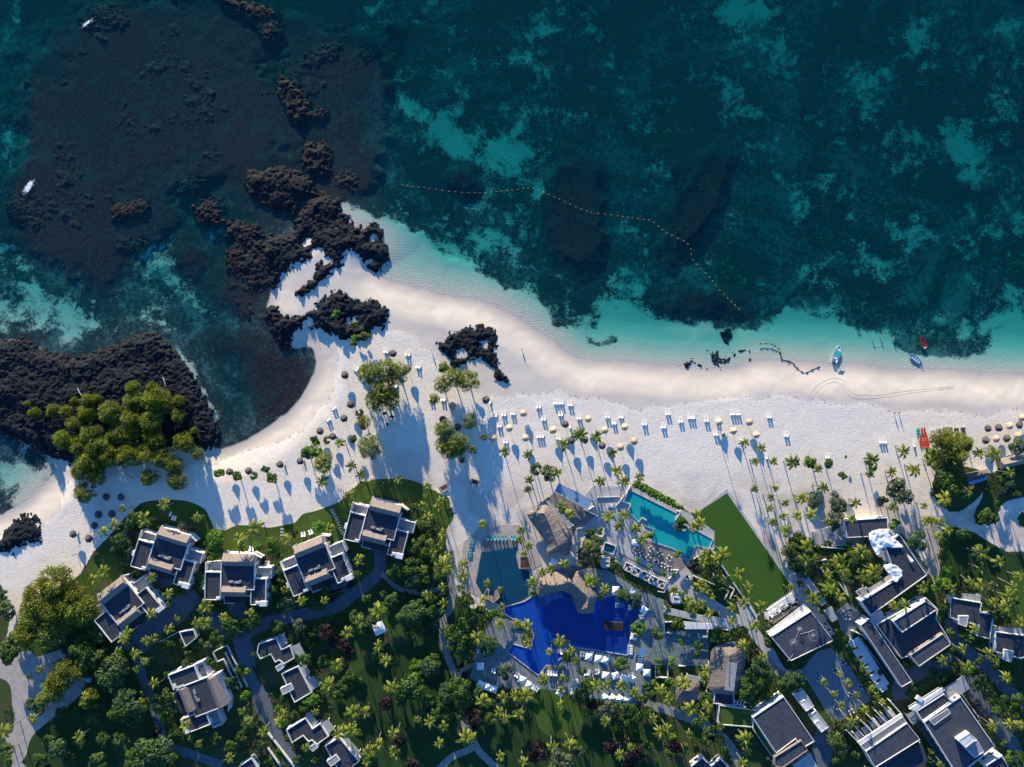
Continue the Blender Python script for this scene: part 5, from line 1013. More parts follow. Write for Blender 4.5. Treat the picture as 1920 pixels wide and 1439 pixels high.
many('leaf', B=(980,620,32, 1040,560,22, 1000,720,22, 1130,870,27, 1060,960,24, 1230,950,22, 1200,1020,18, 920,1200,18, 1090,1190,18, 1290,1340,28, 1420,1330,28, 1200,1390,22, 500,1300,24, 700,420,24, 760,500,22, 1480,820,20, 1420,880,18, 1560,1150,14, 50,420,28, 100,300,20, 270,880,13, 340,930,11, 40,1290,15, 860,1400,20, 890,150,18, 860,250,18, 700,1230,14, 430,1200,16, 340,1380,14, 620,1380,14, 830,1000,14, 1650,850,12, 1500,1400,12),
  A=(1000,300,17, 960,360,13, 890,460,20, 870,540,13, 920,610,13, 1700,1090,20, 1420,1320,12, 1750,1150,16, 1260,1250,14, 1850,1100,14, 20,990,20, 20,870,10, 650,1330,22, 800,1400,18, 600,1230,16, 760,1300,12, 1000,1300,12, 1110,1210,12, 1400,1380,12, 1350,820,12, 1520,800,14, 1490,720,12, 700,1200,14, 540,1290,14),
  C=(1060,1150,12, 740,1130,15, 250,1320,18, 430,1270,18, 660,1340,15, 1700,1080,16, 1650,1130,13, 1480,1080,11, 1380,1240,15, 700,700,9, 680,830,10, 1390,860,11, 1340,600,10, 1740,740,18, 1850,800,20, 1700,830,16, 1900,900,18, 1780,660,12, 1900,620,16, 560,1120,12, 100,1130,14, 640,1000,11, 1100,1010,12, 980,1120,12, 1100,940,8),
  D=(240,170,18, 660,190,15, 930,470,15, 910,890,12, 1860,730,27, 1890,60,14, 400,1050,15, 1320,640,16, 120,280,15, 100,1180,16, 340,1180,14, 250,1250,16, 520,1250,12, 1400,200,12, 1500,130,14, 850,1380,10, 1000,1380,10, 560,420,10, 470,420,9, 1270,720,14, 1380,660,12),
  E=(180,1220,22, 100,1240,20, 640,1100,18, 580,1390,14, 250,560,14, 260,660,16, 200,760,15, 150,660,12, 330,480,12, 300,420,12, 350,750,12, 200,560,10, 240,420,12, 380,880,12, 60,800,18, 130,900,16, 350,1080,12, 200,1150,16, 330,1200,16, 840,1250,12, 780,1180,12, 690,1270,14),
  F=(590,280,31, 540,350,20, 650,400,20, 490,230,16, 840,350,21, 310,540,19, 340,490,15, 130,700,22, 90,770,18, 200,640,15, 290,850,14, 580,750,24, 480,780,20, 440,860,15, 620,850,16, 600,960,15, 990,590,16, 1690,570,10, 1700,750,17, 1760,700,15, 1650,830,12, 350,960,14, 250,960,14, 480,980,14, 720,830,12, 900,860,12, 860,1010,12, 50,860,14, 760,760,12, 1090,960,12, 1450,330,9, 1560,440,12, 1180,270,9, 1130,180,8),
  H=(310,520,16, 380,980,22, 340,1060,16, 1560,560,19, 1500,700,21, 1440,780,18, 1620,600,18, 1480,640,17, 1400,240,15, 1200,240,14, 1280,260,12, 830,150,13, 640,240,12, 1010,340,9, 1000,420,9, 980,1280,10, 760,1320,13, 1250,1280,12, 560,780,11, 540,720,10, 500,830,11, 1620,780,13, 1540,480,12, 1480,860,12, 1000,1050,12, 1130,1120,12, 1220,1200,12, 1080,1230,12, 870,1270,12, 1540,800,10, 1700,1010,9),
  K=(455,1080,11, 565,1180,10, 790,1105,9, 1400,1100,21, 1340,1170,19, 1380,1240,22, 1440,1180,15, 1880,950,17, 1300,1230,12, 1330,1300,13, 1430,1300,12, 1230,1070,8),
  I=(1140,550,20, 1480,490,16, 1650,350,15, 1700,380,12, 1740,250,10, 1340,1040,13, 230,520,13, 190,610,15, 210,690,15, 1190,850,11, 180,730,12, 1000,1010,8, 1320,650,14, 1330,560,12, 260,570,12, 450,560,8, 640,700,12, 600,830,13, 480,860,12, 440,740,9, 610,660,10, 780,680,14, 760,880,9, 830,690,11, 950,870,7, 1750,1000,12, 1700,1090,12, 1800,1130,12, 1870,1000,12, 1650,1010,9, 1480,1260,10, 1530,1280,10, 520,960,9, 390,940,8, 290,920,8, 240,870,8),
  J=(540,190,10, 570,240,12, 610,320,12, 650,390,10, 690,430,10, 740,510,9, 190,540,16, 120,580,14, 250,550,12, 1600,550,13, 1650,620,13, 1700,700,13, 1740,770,15, 1300,520,12, 1200,560,10, 1100,590,10, 520,1030,14, 480,1000,11, 1780,1020,8, 1880,1150,21, 1890,700,15, 620,900,10, 500,960,11, 700,800,9, 820,720,9, 780,650,8, 660,860,9, 580,900,9, 520,1150,10, 1230,1150,9, 1560,600,9, 1820,820,8, 1240,480,9, 1060,640,8, 1350,480,8, 1830,560,9, 1600,400,9),
  N=(450,1110,13, 530,980,12, 560,1100,9, 635,990,8, 880,980,9, 75,1240,10, 130,1330,14, 930,740,8, 1220,770,5, 1160,750,5, 1180,850,4), Q=(1770,1180,12, 1900,1170,8), M=(1190,1290,16, 1080,1250,12),
  G=(850,470,11, 830,520,9, 880,500,9, 1150,900,9, 1090,950,10, 1180,1000,10, 1120,870,9, 1180,1080,9, 1230,1030,9, 1270,1070,8, 1300,1200,8, 250,870,9, 300,900,8, 240,810,8, 60,740,14, 90,650,13, 30,560,10, 330,1150,13, 460,1160,13, 440,1230,8, 300,1130,9, 130,1150,8))
many('leafY', A=(1600,470,19, 1590,550,17), C=(110,540,19, 80,640,16, 150,490,11, 620,560,13, 600,640,11, 490,600,9, 1040,430,13, 1800,1230,12, 1850,1250,10), N=(490,1080,17), Q=(1635,1155,12, 900,1080,8),
  O=(1095,1095,9, 1265,1190,8, 1265,1330,12, 1340,1230,5, 1380,1300,8), K=(310,1070,13, 350,1080,10, 585,1030,4, 1220,1005,12, 1250,1040,10), I=(950,410,12, 1330,850,18, 1350,770,14, 1290,900,15, 990,130,8),
  H=(470,200,16, 850,310,9, 640,480,8, 770,490,10, 750,670,10, 620,690,9, 20,950,10, 60,700,12), G=(450,140,8, 485,160,8, 520,180,8, 555,200,8, 590,215,8, 620,230,8, 650,245,8, 685,260,8, 720,275,8, 750,292,8, 780,310,8, 830,335,8, 860,345,5, 555,600,10, 820,760,9, 120,560,8, 460,820,6, 570,880,6, 690,940,7, 780,950,7, 860,1120,7),
  M=(250,330,13, 500,400,9, 490,200,3), F=(180,530,14, 370,930,9, 1490,540,5), E=(890,1200,12, 600,1300,14, 960,1230,8), B=(420,370,8, 960,560,10), D=(990,840,13, 380,790,12, 1330,700,9), J=(1870,800,11, 1850,760,8, 1380,190,9, 1520,460,12, 1390,310,8), X=(1895,1420,10,))
many('leafG', K=(1000,1290,24, 530,1390,16, 500,1330,10, 940,1280,12, 1050,1330,14), I=(540,290,15, 520,370,17, 500,430,11, 870,250,12), C=(880,1310,12,), E=(1750,660,20, 1700,740,16, 1760,600,12), H=(200,930,17,), F=(1520,1380,22, 1640,1300,14), G=(60,700,13,), N=(950,800,9, 970,860,8), D=(860,150,12,), L=(20,1,1) if 0 else ())
many('leafR', D=(1640,870,15, 1100,230,18, 1260,340,15, 1750,1200,16, 1300,400,12, 1160,300,12, 1650,900,9), F=(700,1000,18, 720,1080,12, 1300,1300,22, 160,1410,13, 600,530,8, 20,1240,12, 620,600,9, 640,650,9, 1240,1350,14, 1780,880,9, 1850,870,9), H=(440,1330,20, 230,1270,16, 800,1260,14, 380,1400,16, 220,880,9, 30,890,8, 740,1270,8, 1130,1180,8), C=(820,490,8, 1160,1060,9, 1330,960,9, 1090,1370,12), J=(1560,730,8, 1600,780,7, 1640,820,6, 450,960,7), G=(960,870,12, 1000,930,10, 930,890,8), B=(1400,1120,10, 420,1440,8), I=(1240,180,7,))
tree(*zp('I',345,235), 19, 'leaf', 3.0, True); tree(*zp('G',1865,750), 22, 'leaf', 3.2, True)
# hedge masses along the planted edges
# ---------------------------------------------------------------- ground cover nobody could count
cov = []
def inpoly(P, x, y): return sdf(P, x, y) > 0
N_ = 60000; cx_ = rng.uniform(-200,200,N_); cy_ = rng.uniform(-160,-20,N_); ok = np.zeros(N_, bool)
iy_ = np.clip(np.searchsorted(ys, cy_),0,len(ys)-1); ix_ = np.clip(np.searchsorted(xs, cx_),0,len(xs)-1); ok = gd[iy_,ix_] > .8
den = fbm(cx_, cy_, .09, 3, 44); ok &= (den > .47)
flat_ = [o for o in bpy.data.objects if o.parent is None and o.get('kind') == 'structure' and o.name.split('.')[0] not in ('ground','sea','sandy_track') and not (o.name.startswith('lawn') and False)]
for o in flat_:
    if o.name.split('.')[0] in ('drive','path','forecourt','promenade'):
        vs = [v.co for v in o.data.vertices]; n = len(vs)
        if o.name.split('.')[0] == 'promenade' or len(o.data.polygons) > 0 and len(o.data.polygons[0].vertices) > 4: poly = [(v.x,v.y) for v in vs[:n//2]]
        else: poly = [(v.x,v.y) for v in vs[:n//2]]+[(v.x,v.y) for v in vs[n//2:]][::-1]
    else: vs = [v.co for v in o.data.vertices]; poly = [(v.x,v.y) for v in vs[:len(vs)//2]]
    ok &= ~inpoly(poly, cx_, cy_)
for o in [o for o in bpy.data.objects if o.name.split('.')[0] in ('wall','basin') and o.parent and len(o.data.vertices) > 6]:
    vs = [v.co for v in o.data.vertices]; L0 = o.parent.location; ok &= ~inpoly([(v.x+L0.x,v.y+L0.y) for v in vs[:len(vs)//2]], cx_, cy_)
for tpoly in [zpl('B',-60,490,0,480,180,400,280,390,330,440,470,400,560,380,620,500,700,610,770,640,740,760,640,860,520,960,400,1050,300,1150,250,1260,240,1500,110,1500,100,1300,40,1150,110,1120,130,1000,110,880,100,740,60,660,-60,600), zpl('I',1240,350,1310,400,1280,560,1290,760,1240,830,1180,700,1200,560,1100,420)]: ok &= ~inpoly(WP(tpoly), cx_, cy_)
cx_, cy_ = cx_[ok], cy_[ok]; n = len(cx_); kk = 5
fr_ = random.Random(5); cnt_ = 0                        # undergrowth bushes between the palms
for i in fr_.sample(range(n), n):
    px, py = cx_[i]/S+960, 719.5-cy_[i]/S
    if py > 1440 or px < 0 or px > 1920 or cnt_ >= 150: continue
    q = fr_.uniform(6.5, 14)
    if any(math.hypot(px-a, py-b) < q*.9+7 for a, b in trees) or any(math.hypot(px-a, py-b) < q*.5+5 for a, b in done): continue
    k = fr_.random(); tree(px, py, q, 'leafY' if k < .12 else 'leafR' if k < .13 else 'leafG' if k < .25 else 'leaf', fr_.uniform(1.6, 3.2)+q*.1); cnt_ += 1
P = np.repeat(np.stack([cx_, cy_, np.full(n,.15)],1), kk, 0)+rng.normal(size=(n*kk,3))*np.array([.35,.35,.12]); P[:,2] = np.abs(P[:,2])+.06
nn = rng.normal(size=P.shape)*.5+np.array([0,0,1]); nn /= np.linalg.norm(nn,axis=1)[:,None]; a = np.cross(nn, rng.normal(size=P.shape)); a /= np.linalg.norm(a,axis=1)[:,None]; b_ = np.cross(nn,a); s_ = rng.uniform(.12,.34,(len(P),1))
MT['cover'] = leafmat('low_planting_leaf', (.028,.060,.012), (.075,.11,.025))
tag(put('ground_cover', mesh_np('ground_cover', np.stack([P-a*s_,P-b_*s_*.6,P+a*s_,P+b_*s_*.6],1).reshape(-1,3), np.arange(4*len(P)).reshape(-1,4), MT['cover'])), 'low leafy planting filling the garden beds', 'ground cover', kind='stuff')
# ---------------------------------------------------------------- parasols, loungers
def thatch_cone(m, seed):
    r = random.Random(seed); n = 28; mb = MB(); vs = [(0,0,3.05)]; rings = [(.32,2.85),(.7,2.6),(1.08,2.32),(1.42,2.02)]
    for j, (ra, z) in enumerate(rings):
        for k in range(n): q = ra*(1+r.uniform(-.05,.05)*(1+j*.5)); vs.append((q*math.cos(2*math.pi*k/n), q*math.sin(2*math.pi*k/n), z+r.uniform(-.05,.05)))
    for k in range(n): q = 1.36; vs.append((q*math.cos(2*math.pi*k/n), q*math.sin(2*math.pi*k/n), 1.86))
    for k in range(n): q = .3; vs.append((q*math.cos(2*math.pi*k/n), q*math.sin(2*math.pi*k/n), 2.7))
    fs = [(0,1+k,1+(k+1)%n) for k in range(n)]
    for j in range(5): fs += [(1+j*n+k, 1+(j+1)*n+k, 1+(j+1)*n+(k+1)%n, 1+j*n+(k+1)%n) for k in range(n)]
    return mb.add(vs, fs).mesh('canopy', m)
POLE = MB().tube([(0,0,-.1),(0,0,2.95)], .06, 6).mesh('pole', MT['wood']); CAP = MB().tube([(0,0,2.95),(0,0,3.15),(0,0,3.75)], [.16,.10,.02], 7).mesh('cap', MT['wood'])
CONE = {k: [thatch_cone(MT[k], i) for i in range(3)] for k in ('thL','thD')}
TP = dict(thL=dict(M=(968,745,840,880,692,972,985,968,1235,898,1550,797,1700,898,1880,870,1842,1052,328,680), L=(427,997,1195,825,1325,905,1468,825,1530,942), K=(1820,797,1720,893,1880,870,1912,735)),
          thD=dict(M=(630,625,243,805,375,870,1345,845,1400,990,1522,985,1677,1037), N=(1230,208,1362,342,797,402,850,667,788,792,573,908,688,955,213,1208,393,1177), Q=(1715,1142,1860,1135), A=(900,132,790,130,733,262,833,257,702,345,542,410,660,443), K=(1658,815,1737,810,1895,790,1640,905,1797,890)))
for key, zz in TP.items():
    for z, c in zz.items():
        for i in range(0, len(c), 2):
            px, py = zp(z, c[i], c[i+1]); x, y = W(px, py, 2.5); r = random.Random(int(px))
            root = empty('thatched_parasol', (x,y,gz(x,y)), r.uniform(0,6)); root.scale = (r.uniform(.96,1.05),)*3
            item(root, 'straw thatched parasol' if key == 'thL' else 'dark thatched parasol', 'parasol', px, py, 'thatched beach parasols')
            put('canopy', r.choice(CONE[key]), root); put('pole', POLE, root); put('cap', CAP, root)
def lounger_proto(fab):
    root = empty('sun_lounger', (0,0,0))                # head end towards -y
    f = MB(); 
    for s_ in (-1,1): f.box(s_*.30-.03,s_*.30+.03,-.95,.95,.26,.33)
    for yy in (-.95,0,.89): f.box(-.27,.27,yy,yy+.06,.265,.325)
    f.obj('frame', MT['white'], root)
    for sx in (-1,1):
        for sy in (-.85,.85): MB().box(sx*.28-.03,sx*.28+.03,sy-.03,sy+.03,0,.26).obj('leg', MT['white'], root)
    MB().box(-.33,.33,-.18,.98,.335,.44).obj('seat_cushion', MT[fab], root)
    M = Matrix.Translation((0,-.18,.335)) @ Matrix.Rotation(R(38),4,'X'); MB().box(-.33,.33,-.80,-.01,0,.10,M=Matrix.Translation((0,-.18,.335)) @ Matrix.Rotation(R(-38),4,'X')).obj('backrest', MT[fab], root)
    return reg(root)
LP_ = {k: lounger_proto(k) for k in ('cushion','teal')}; first = {k: True for k in LP_}; ldone = []
NW = {1:['single'],2:['left','right'],3:['left','middle','right'],4:['leftmost','second','third','rightmost'],5:['leftmost','second','middle','fourth','rightmost']}
SW = {1:'lounger',2:'pair',3:'trio',4:'row of four',5:'row of five'}
def loungers(px, py, n, rot=0, key='cushion', base=None, flip=0, what='white'):
    gap = 5.0; a = R(rot)
    for i in range(n):
        u = (i-(n-1)/2)*gap; x0 = px+u*math.cos(a); y0 = py+u*math.sin(a)
        if any(math.hypot(x0-p, y0-q) < 3.6 for p, q in ldone): continue
        ldone.append((x0,y0)); x, y = W(x0, y0, .4)
        o = LP_[key] if first[key] else copy_tree(LP_[key]); first[key] = False
        o.location = (x, y, gz(x,y) if base is None else base); o.rotation_euler.z = -a+(math.pi if flip else 0)+random.uniform(-.06,.06)
        w = (what+' sun lounger' if n == 1 else '%s %s sun lounger, %s' % (NW[n][i], what, SW[n]))
        item(o, w, 'sun lounger', px, py, 'sun loungers')
LG = dict(M=(1103,680,2,0, 1283,645,4,0, 1388,660,2,0, 710,755,2,8, 790,750,2,5, 872,740,2,0, 598,830,2,5, 750,850,2,5, 998,860,2,0, 1148,790,2,0, 1300,750,2,0, 1467,780,2,0, 1118,945,3,0, 1280,965,2,0, 805,995,2,0, 668,635,1,5, 1387,860,1,0, 20,320,2,15, 243,615,2,10, 365,700,1,10, 295,865,2,10, 140,610,2,10, 1722,770,2,0, 1782,825,2,0, 1845,770,2,0),
 L=(520,833,2,0, 692,860,2,0, 730,740,2,-5, 847,808,2,0, 942,775,3,0, 1078,800,2,0, 1162,925,2,0, 1238,932,2,0, 1338,742,4,0, 1643,768,2,0, 1797,935,2,0, 1390,975,1,0, 1180,800,2,0, 1620,1135,1,0),
 K=(862,910,3,0, 1098,935,1,5, 445,1022,2,0), N=(1170,182,2,12, 1365,208,2,12, 1465,318,2,15, 903,345,2,-55, 998,296,2,0, 1072,288,2,0, 1080,425,2,12, 1195,465,2,12, 1250,492,2,20, 698,692,2,-35, 648,795,2,-35, 250,1195,1,-10, 425,1160,1,-10, 715,935,1,-20),
 A=(1278,258,1,15, 1305,288,2,15, 928,118,1,0, 765,258,1,0, 862,245,1,0, 735,335,1,0, 575,395,1,0, 690,430,1,0), C=(905,492,2,-8, 972,470,2,-25, 438,620,2,5, 580,752,2,5), X=(780,950,1,0))
for z, c in LG.items():
    for i in range(0, len(c), 4): px, py = zp(z, c[i], c[i+1]); loungers(px, py, c[i+2], c[i+3])
for x in (840,870,905,935,970,1000,1055,1082): px, py = zp('E', x, 525); loungers(px, py, 1, 0, 'teal', .08, what='teal')
for x, y in ((692,548),(690,575),(686,602),(672,645),(672,668),(672,690)): px, py = zp('E', x, y); loungers(px, py, 1, 80, 'teal', .04, what='teal')
for z, x, y, n, rt, fl in (('F',1100,605,2,35,0),('F',1265,725,3,35,0),('F',1690,415,2,5,1),('F',1755,412,3,5,1),('F',1845,425,3,5,1),('F',1520,390,3,-20,0),('F',1735,585,3,0,0),('F',1825,575,2,0,0),('F',890,565,2,10,0),('F',1120,620,1,35,0),
   ('H',25,590,2,0,0),('H',100,575,2,0,0),('H',390,355,2,90,0),('H',390,400,2,90,0),('H',488,80,2,90,0),('H',480,460,3,90,0),('H',185,440,2,10,1),('H',110,425,3,5,1),('H',300,610,2,15,0),('H',400,605,2,15,0),('F',1630,665,2,75,0),('F',1622,700,2,75,0),('F',1612,740,2,75,0),('F',1600,765,1,75,0),('F',750,390,1,20,0)):
    px, py = zp(z, x, y); loungers(px, py, n, rt, 'cushion', .08, fl)
loungers(*zp('F',1420,585), 4, 5, 'cushion', .46)
SPM = MB().add([(-1.3,-1.3,2.25),(1.3,-1.3,2.25),(1.3,1.3,2.25),(-1.3,1.3,2.25),(0,0,2.95),(-1.3,-1.3,2.1),(1.3,-1.3,2.1),(1.3,1.3,2.1),(-1.3,1.3,2.1)], [(0,1,4),(1,2,4),(2,3,4),(3,0,4),(0,5,6,1),(1,6,7,2),(2,7,8,3),(3,8,5,0)]).mesh('canopy', MT['whitefab'])
SPP = MB().tube([(0,0,0),(0,0,2.93)], .035, 6).mesh('pole', MT['metal']); SPB = MB().box(-.35,.35,-.35,.35,0,.1).mesh('base', MT['conc'])
sdone = []
for z, c in dict(F=(770,530,0, 1148,652,25, 1210,697,25, 772,690,30, 832,715,20, 890,735,20, 1490,765,30, 1748,445,8, 1832,462,8, 1900,475,25, 1900,612,8, 1892,812,35), H=(105,463,8, 185,477,25, 518,25,35, 190,618,15, 262,615,-15, 405,642,25, 503,400,8, 478,538,3, 542,588,3, 170,810,35, 235,815,35, 300,822,35, 365,828,35, 425,262,10, 340,640,20), G=(262,1090,3, 415,1115,25), E=(1430,745,20)).items():
    for i in range(0, len(c), 3):
        px, py = zp(z, c[i], c[i+1])
        if any(math.hypot(px-p, py-q) < 4 for p, q in sdone): continue
        sdone.append((px,py)); x, y = W(px, py, 2.6); root = empty('square_parasol', (x,y,.08), R(-c[i+2])); item(root, 'white square parasol', 'parasol', px, py, 'white square parasols')
        put('canopy', SPM, root); put('pole', SPP, root); put('base', SPB, root)
x, y = W(*zp('G',440,662), 2.6); root = tag(empty('round_parasol', (x,y,.07)), 'single round white parasol at the left end of the pool dining deck', 'parasol')
MB().add([(0,0,3.0)]+[(1.45*math.cos(k*math.pi/8),1.45*math.sin(k*math.pi/8),2.3) for k in range(16)]+[(1.45*math.cos(k*math.pi/8),1.45*math.sin(k*math.pi/8),2.15) for k in range(16)], [(0,1+k,1+(k+1)%16) for k in range(16)]+[(1+k,17+k,17+(k+1)%16,1+(k+1)%16) for k in range(16)]).obj('canopy', MT['whitefab'], root); put('pole', SPP, root)
# dining tables with chairs
def table_proto():
    root = empty('dining_table', (0,0,0)); MB().tube([(0,0,.70),(0,0,.75)], .55, 14).obj('table_top', MT['dwood'], root); MB().tube([(0,0,0),(0,0,.70)], .06, 6).obj('leg', MT['metal'], root)
    return reg(root)
def chair_proto():
    root = empty('dining_chair', (0,0,0)); MB().box(-.24,.24,-.24,.24,.40,.46).obj('seat', MT['whitefab'], root); MB().box(-.24,.24,-.28,-.235,.40,.9).obj('backrest', MT['whitefab'], root)
    for a in (-1,1):
        for b in (-1,1): MB().box(a*.2-.02,a*.2+.02,b*.2-.02,b*.2+.02,0,.40).obj('leg', MT['metal'], root)
    return reg(root)
TPr = table_proto(); CPr = chair_proto(); ft = fc = True
for z, x, y, base in [('G',a,b,.08) for a, b in ((577,715),(660,760),(745,800),(495,760),(555,795),(625,835),(690,865),(748,890),(437,735))]+[('G',905,970,.07)]+[('I',565,1085,.07),('I',620,1060,.07),('I',600,1110,.07)]+[('J',565,410,.07),('J',690,590,.07),('J',625,780,.07),('J',500,470,.07),('J',390,545,.07),('J',510,740,.07),('J',620,655,.07)]+[('I',430,1160,.05),('I',455,1205,.05)]+[('G',1650,1340,.46),('G',1825,1215,.46),('G',1885,1170,.46)]:
    px, py = zp(z,x,y); X, Y = W(px,py,.7); t_ = TPr if ft else copy_tree(TPr); ft = False; t_.location = (X,Y,base); item(t_, 'round dark dining table', 'table', px, py, 'dining tables')
    a0 = random.uniform(0,1.5)
    for k in range(4):
        a = a0+k*math.pi/2; c = CPr if fc else copy_tree(CPr); fc = False; c.location = (X+.78*math.cos(a), Y+.78*math.sin(a), base); c.rotation_euler.z = a+math.pi/2
        item(c, '%s chair of the round table' % ['upper','left','lower','right'][int(((a % (2*math.pi))+math.pi*5/4)%(2*math.pi)/(math.pi/2)) % 4], 'chair', px+.78*math.cos(a)/S, py-.78*math.sin(a)/S, 'white dining chairs')
for i, (z, x, y) in enumerate((('G',1695,1290),('G',1770,1235),('I',30,1085),('I',120,1030),('I',60,1060),('G',1720,1275))):
    px, py = zp(z,x,y); X, Y = W(px,py,.5); root = empty('lounge_set', (X,Y,.45), R(35)); item(root, 'white terrace lounge set', 'lounge set', px, py, 'white lounge sets')
    MB().box(-.9,.9,-.9,-.3,0,.4).obj('sofa', MT['whitefab'], root); MB().box(-.9,-.3,-.3,.9,0,.4).obj('side_seat', MT['whitefab'], root); MB().box(0,.7,0,.7,0,.3).obj('table', MT['conc'], root)
for i, (x, y) in enumerate(((440,75),(720,25))):
    px, py = zp('E',x,y); X, Y = W(px,py,2); root = tag(empty('swing_bed', (X,Y,gz(X,Y)), R(-28 if i == 0 else -18)), ['dark slatted swing bed frame, left and lower of the two on the sand','dark slatted swing bed frame, right and upper of the two on the sand'][i], 'swing bed', 'swing beds')
    root.rotation_euler.z = R(30 if i == 0 else -18)
    for sx in (-1,1):
        for sy in (-1,1): MB().box(sx*1.5-.07,sx*1.5+.07,sy*1-.07,sy*1+.07,0,2.2).obj('post', MT['wood'], root)
    MB().ring([(-1.6,-1.1),(1.6,-1.1),(1.6,1.1),(-1.6,1.1)], .14, 2.2, 2.36).obj('frame', MT['wood'], root)
    for k in range(9): MB().box(-1.45+k*.34,-1.3+k*.34,-.96,.96,2.23,2.3).obj('slat', MT['dwood'], root)
    MB().box(-1.2,1.2,-.7,.7,.5,.75).obj('mattress', MT['darkcloth'], root)
# ---------------------------------------------------------------- boats
def hull(L, B, H, n=13, tip=.25, th=.08, stern=.75):
    o = []; 
    for i in range(n):
        t_ = i/(n-1); w = B/2*(stern+(1-stern)*math.sin(min(1,t_*2)*math.pi/2))*(1-max(0,(t_-.45)/.55)**2.2)+.03; s_ = .12*t_**3*H*2
        o.append((L*(t_-.5), w, s_))
    vs = []; fs = []
    for (x, w, s_) in o: vs += [(x,-w,H+s_),(x,-w*.8,H*.35+s_),(x,0,s_*1.5),(x,w*.8,H*.35+s_),(x,w,H+s_),(x,max(w-th,.005),H+s_),(x,max(w*.8-th,.004),H*.4+s_),(x,0,H*.3+s_),(x,-max(w*.8-th,.004),H*.4+s_),(x,-max(w-th,.005),H+s_)]
    for i in range(n-1):
        for k in range(10): a = i*10+k; b = i*10+(k+1)%10; fs.append((a,b,b+10,a+10))
    fs.append((0,1,2,3,4,5,6,7,8,9)); fs.append(tuple((n-1)*10+k for k in range(10))[::-1])
    return MB().add(vs, fs)
def boat(label, z, x, y, ang, L, B, H, hm, extra, zz=SEA-.25):
    px, py = zp(z,x,y); X, Y = W(px,py,SEA+.5); root = tag(empty('boat', (X,Y,zz), R(ang)), label, 'boat', 'small boats at the beach'); hull(L,B,H).obj('hull', MT[hm], root); extra(root, L, B, H); return root
def e1(r, L, B, H):
    MB().box(-L*.42,L*.2,-B*.36,B*.36,H*.42,H*.48).obj('deck', MT['boatwhite'], r); MB().box(L*.2,L*.38,-B*.28,B*.28,H*.5,H*.95).obj('bow_deck', MT['boatwhite'], r)
    for sx in (-.16,.12):
        for sy in (-1,1): MB().box(L*sx-.03,L*sx+.03,sy*B*.36-.03,sy*B*.36+.03,H*.45,2.1).obj('post', MT['metal'], r)
    MB().box(-L*.18,L*.14,-B*.42,B*.42,2.1,2.16).obj('canopy', MT['boatteal'], r); MB().box(-L*.30,-L*.24,-B*.34,B*.34,H*.48,H*.85).obj('bench', MT['boatwhite'], r); MB().box(-.2,.25,-.3,.3,H*.48,1.35).obj('console', MT['boatwhite'], r)
    for s_ in (-.35,.35): MB().box(-L*.5-.45,-L*.5-.02,s_-.17,s_+.17,.25,1.2).obj('outboard_motor', MT['black'], r)
def e2(r, L, B, H):
    for k in range(5): x = -L*.38+k*L*.17; MB().box(x,x+.32,-B*.40,B*.40,H*.78,H*.84).obj('bench', MT['boatwhite'], r)
    MB().box(-L*.5-.3,-L*.5-.02,-.12,.12,.2,1.0).obj('outboard_motor', MT['black'], r)
def e3(r, L, B, H):
    for k in range(3): x = -L*.3+k*L*.24; MB().box(x,x+.3,-B*.38,B*.38,H*.74,H*.8).obj('bench', MT['red'], r)
    MB().box(-L*.46,-L*.40,-B*.30,B*.30,H*.8,H*1.05).obj('stern_board', MT['boatwhite'], r)
boat('white motorboat with turquoise canopy resting at the waterline', 'K', 515,255, 73, 6.6, 2.4, .95, 'boatwhite', e1)
boat('pale blue rowing boat with white benches in the shallows', 'K', 1105,290, 142, 5.6, 1.7, .7, 'skyblue', e2)
boat('red open boat afloat right of the pale blue rowing boat', 'K', 1165,172, 113, 4.8, 1.8, .6, 'red', e3)
def kayak(L, w, m): return hull(L, w, .28, 11, th=.05, stern=.05)
def kproto(m, L=3.6):
    root = empty('kayak', (0,0,0)); mb = MB(); vs = []; fs = []; n = 11
    for i in range(n):
        t_ = i/(n-1); w = .38*math.sin(math.pi*t_)**.6+.015; s_ = .16*(2*t_-1)**4
        vs += [(L*(t_-.5),-w,.2+s_),(L*(t_-.5),-w*.6,.02+s_),(L*(t_-.5),w*.6,.02+s_),(L*(t_-.5),w,.2+s_),(L*(t_-.5),w*.5,.3+s_),(L*(t_-.5),-w*.5,.3+s_)]
    for i in range(n-1):
        for k in range(6): a = i*6+k; b = i*6+(k+1)%6; fs.append((a,b,b+6,a+6))
    fs += [(0,1,2,3,4,5), tuple((n-1)*6+k for k in range(6))[::-1]]
    mb.add(vs, fs).obj('hull', MT[m], root)
    for xx in (-.55,.55): MB().tube([(xx,0,.29),(xx,0,.325)], .22, 10).obj('seat', MT['black'], root)
    return reg(root)
KP = {}
for m, c, what in (('orange', ((1145,930),(1160,928),(1175,926),(1190,925),(1203,922),(1150,885),(1170,885),(1192,882)), 'orange-red kayak on the sand'), ('red', ((1158,840),(1177,838)), 'dark red kayak in the upper row'), ('boatteal', ((1122,845),(1136,843)), 'turquoise kayak in the upper row'), ('boatwhite', ((1225,850),(1240,850),(1270,838),(1285,838),(1235,905),(1250,905),(1280,895),(1293,895)), 'white paddle craft on the sand')):
    for i, (x, y) in enumerate(c):
        if m not in KP: KP[m] = kproto(m); o = KP[m]
        else: o = copy_tree(KP[m])
        px, py = zp('K',x,y); X, Y = W(px,py,.3); o.location = (X,Y,gz(X,Y)+.02); o.rotation_euler.z = R(98+random.uniform(-3,3)); item(o, what, 'kayak', px, py, 'kayaks on the sand')
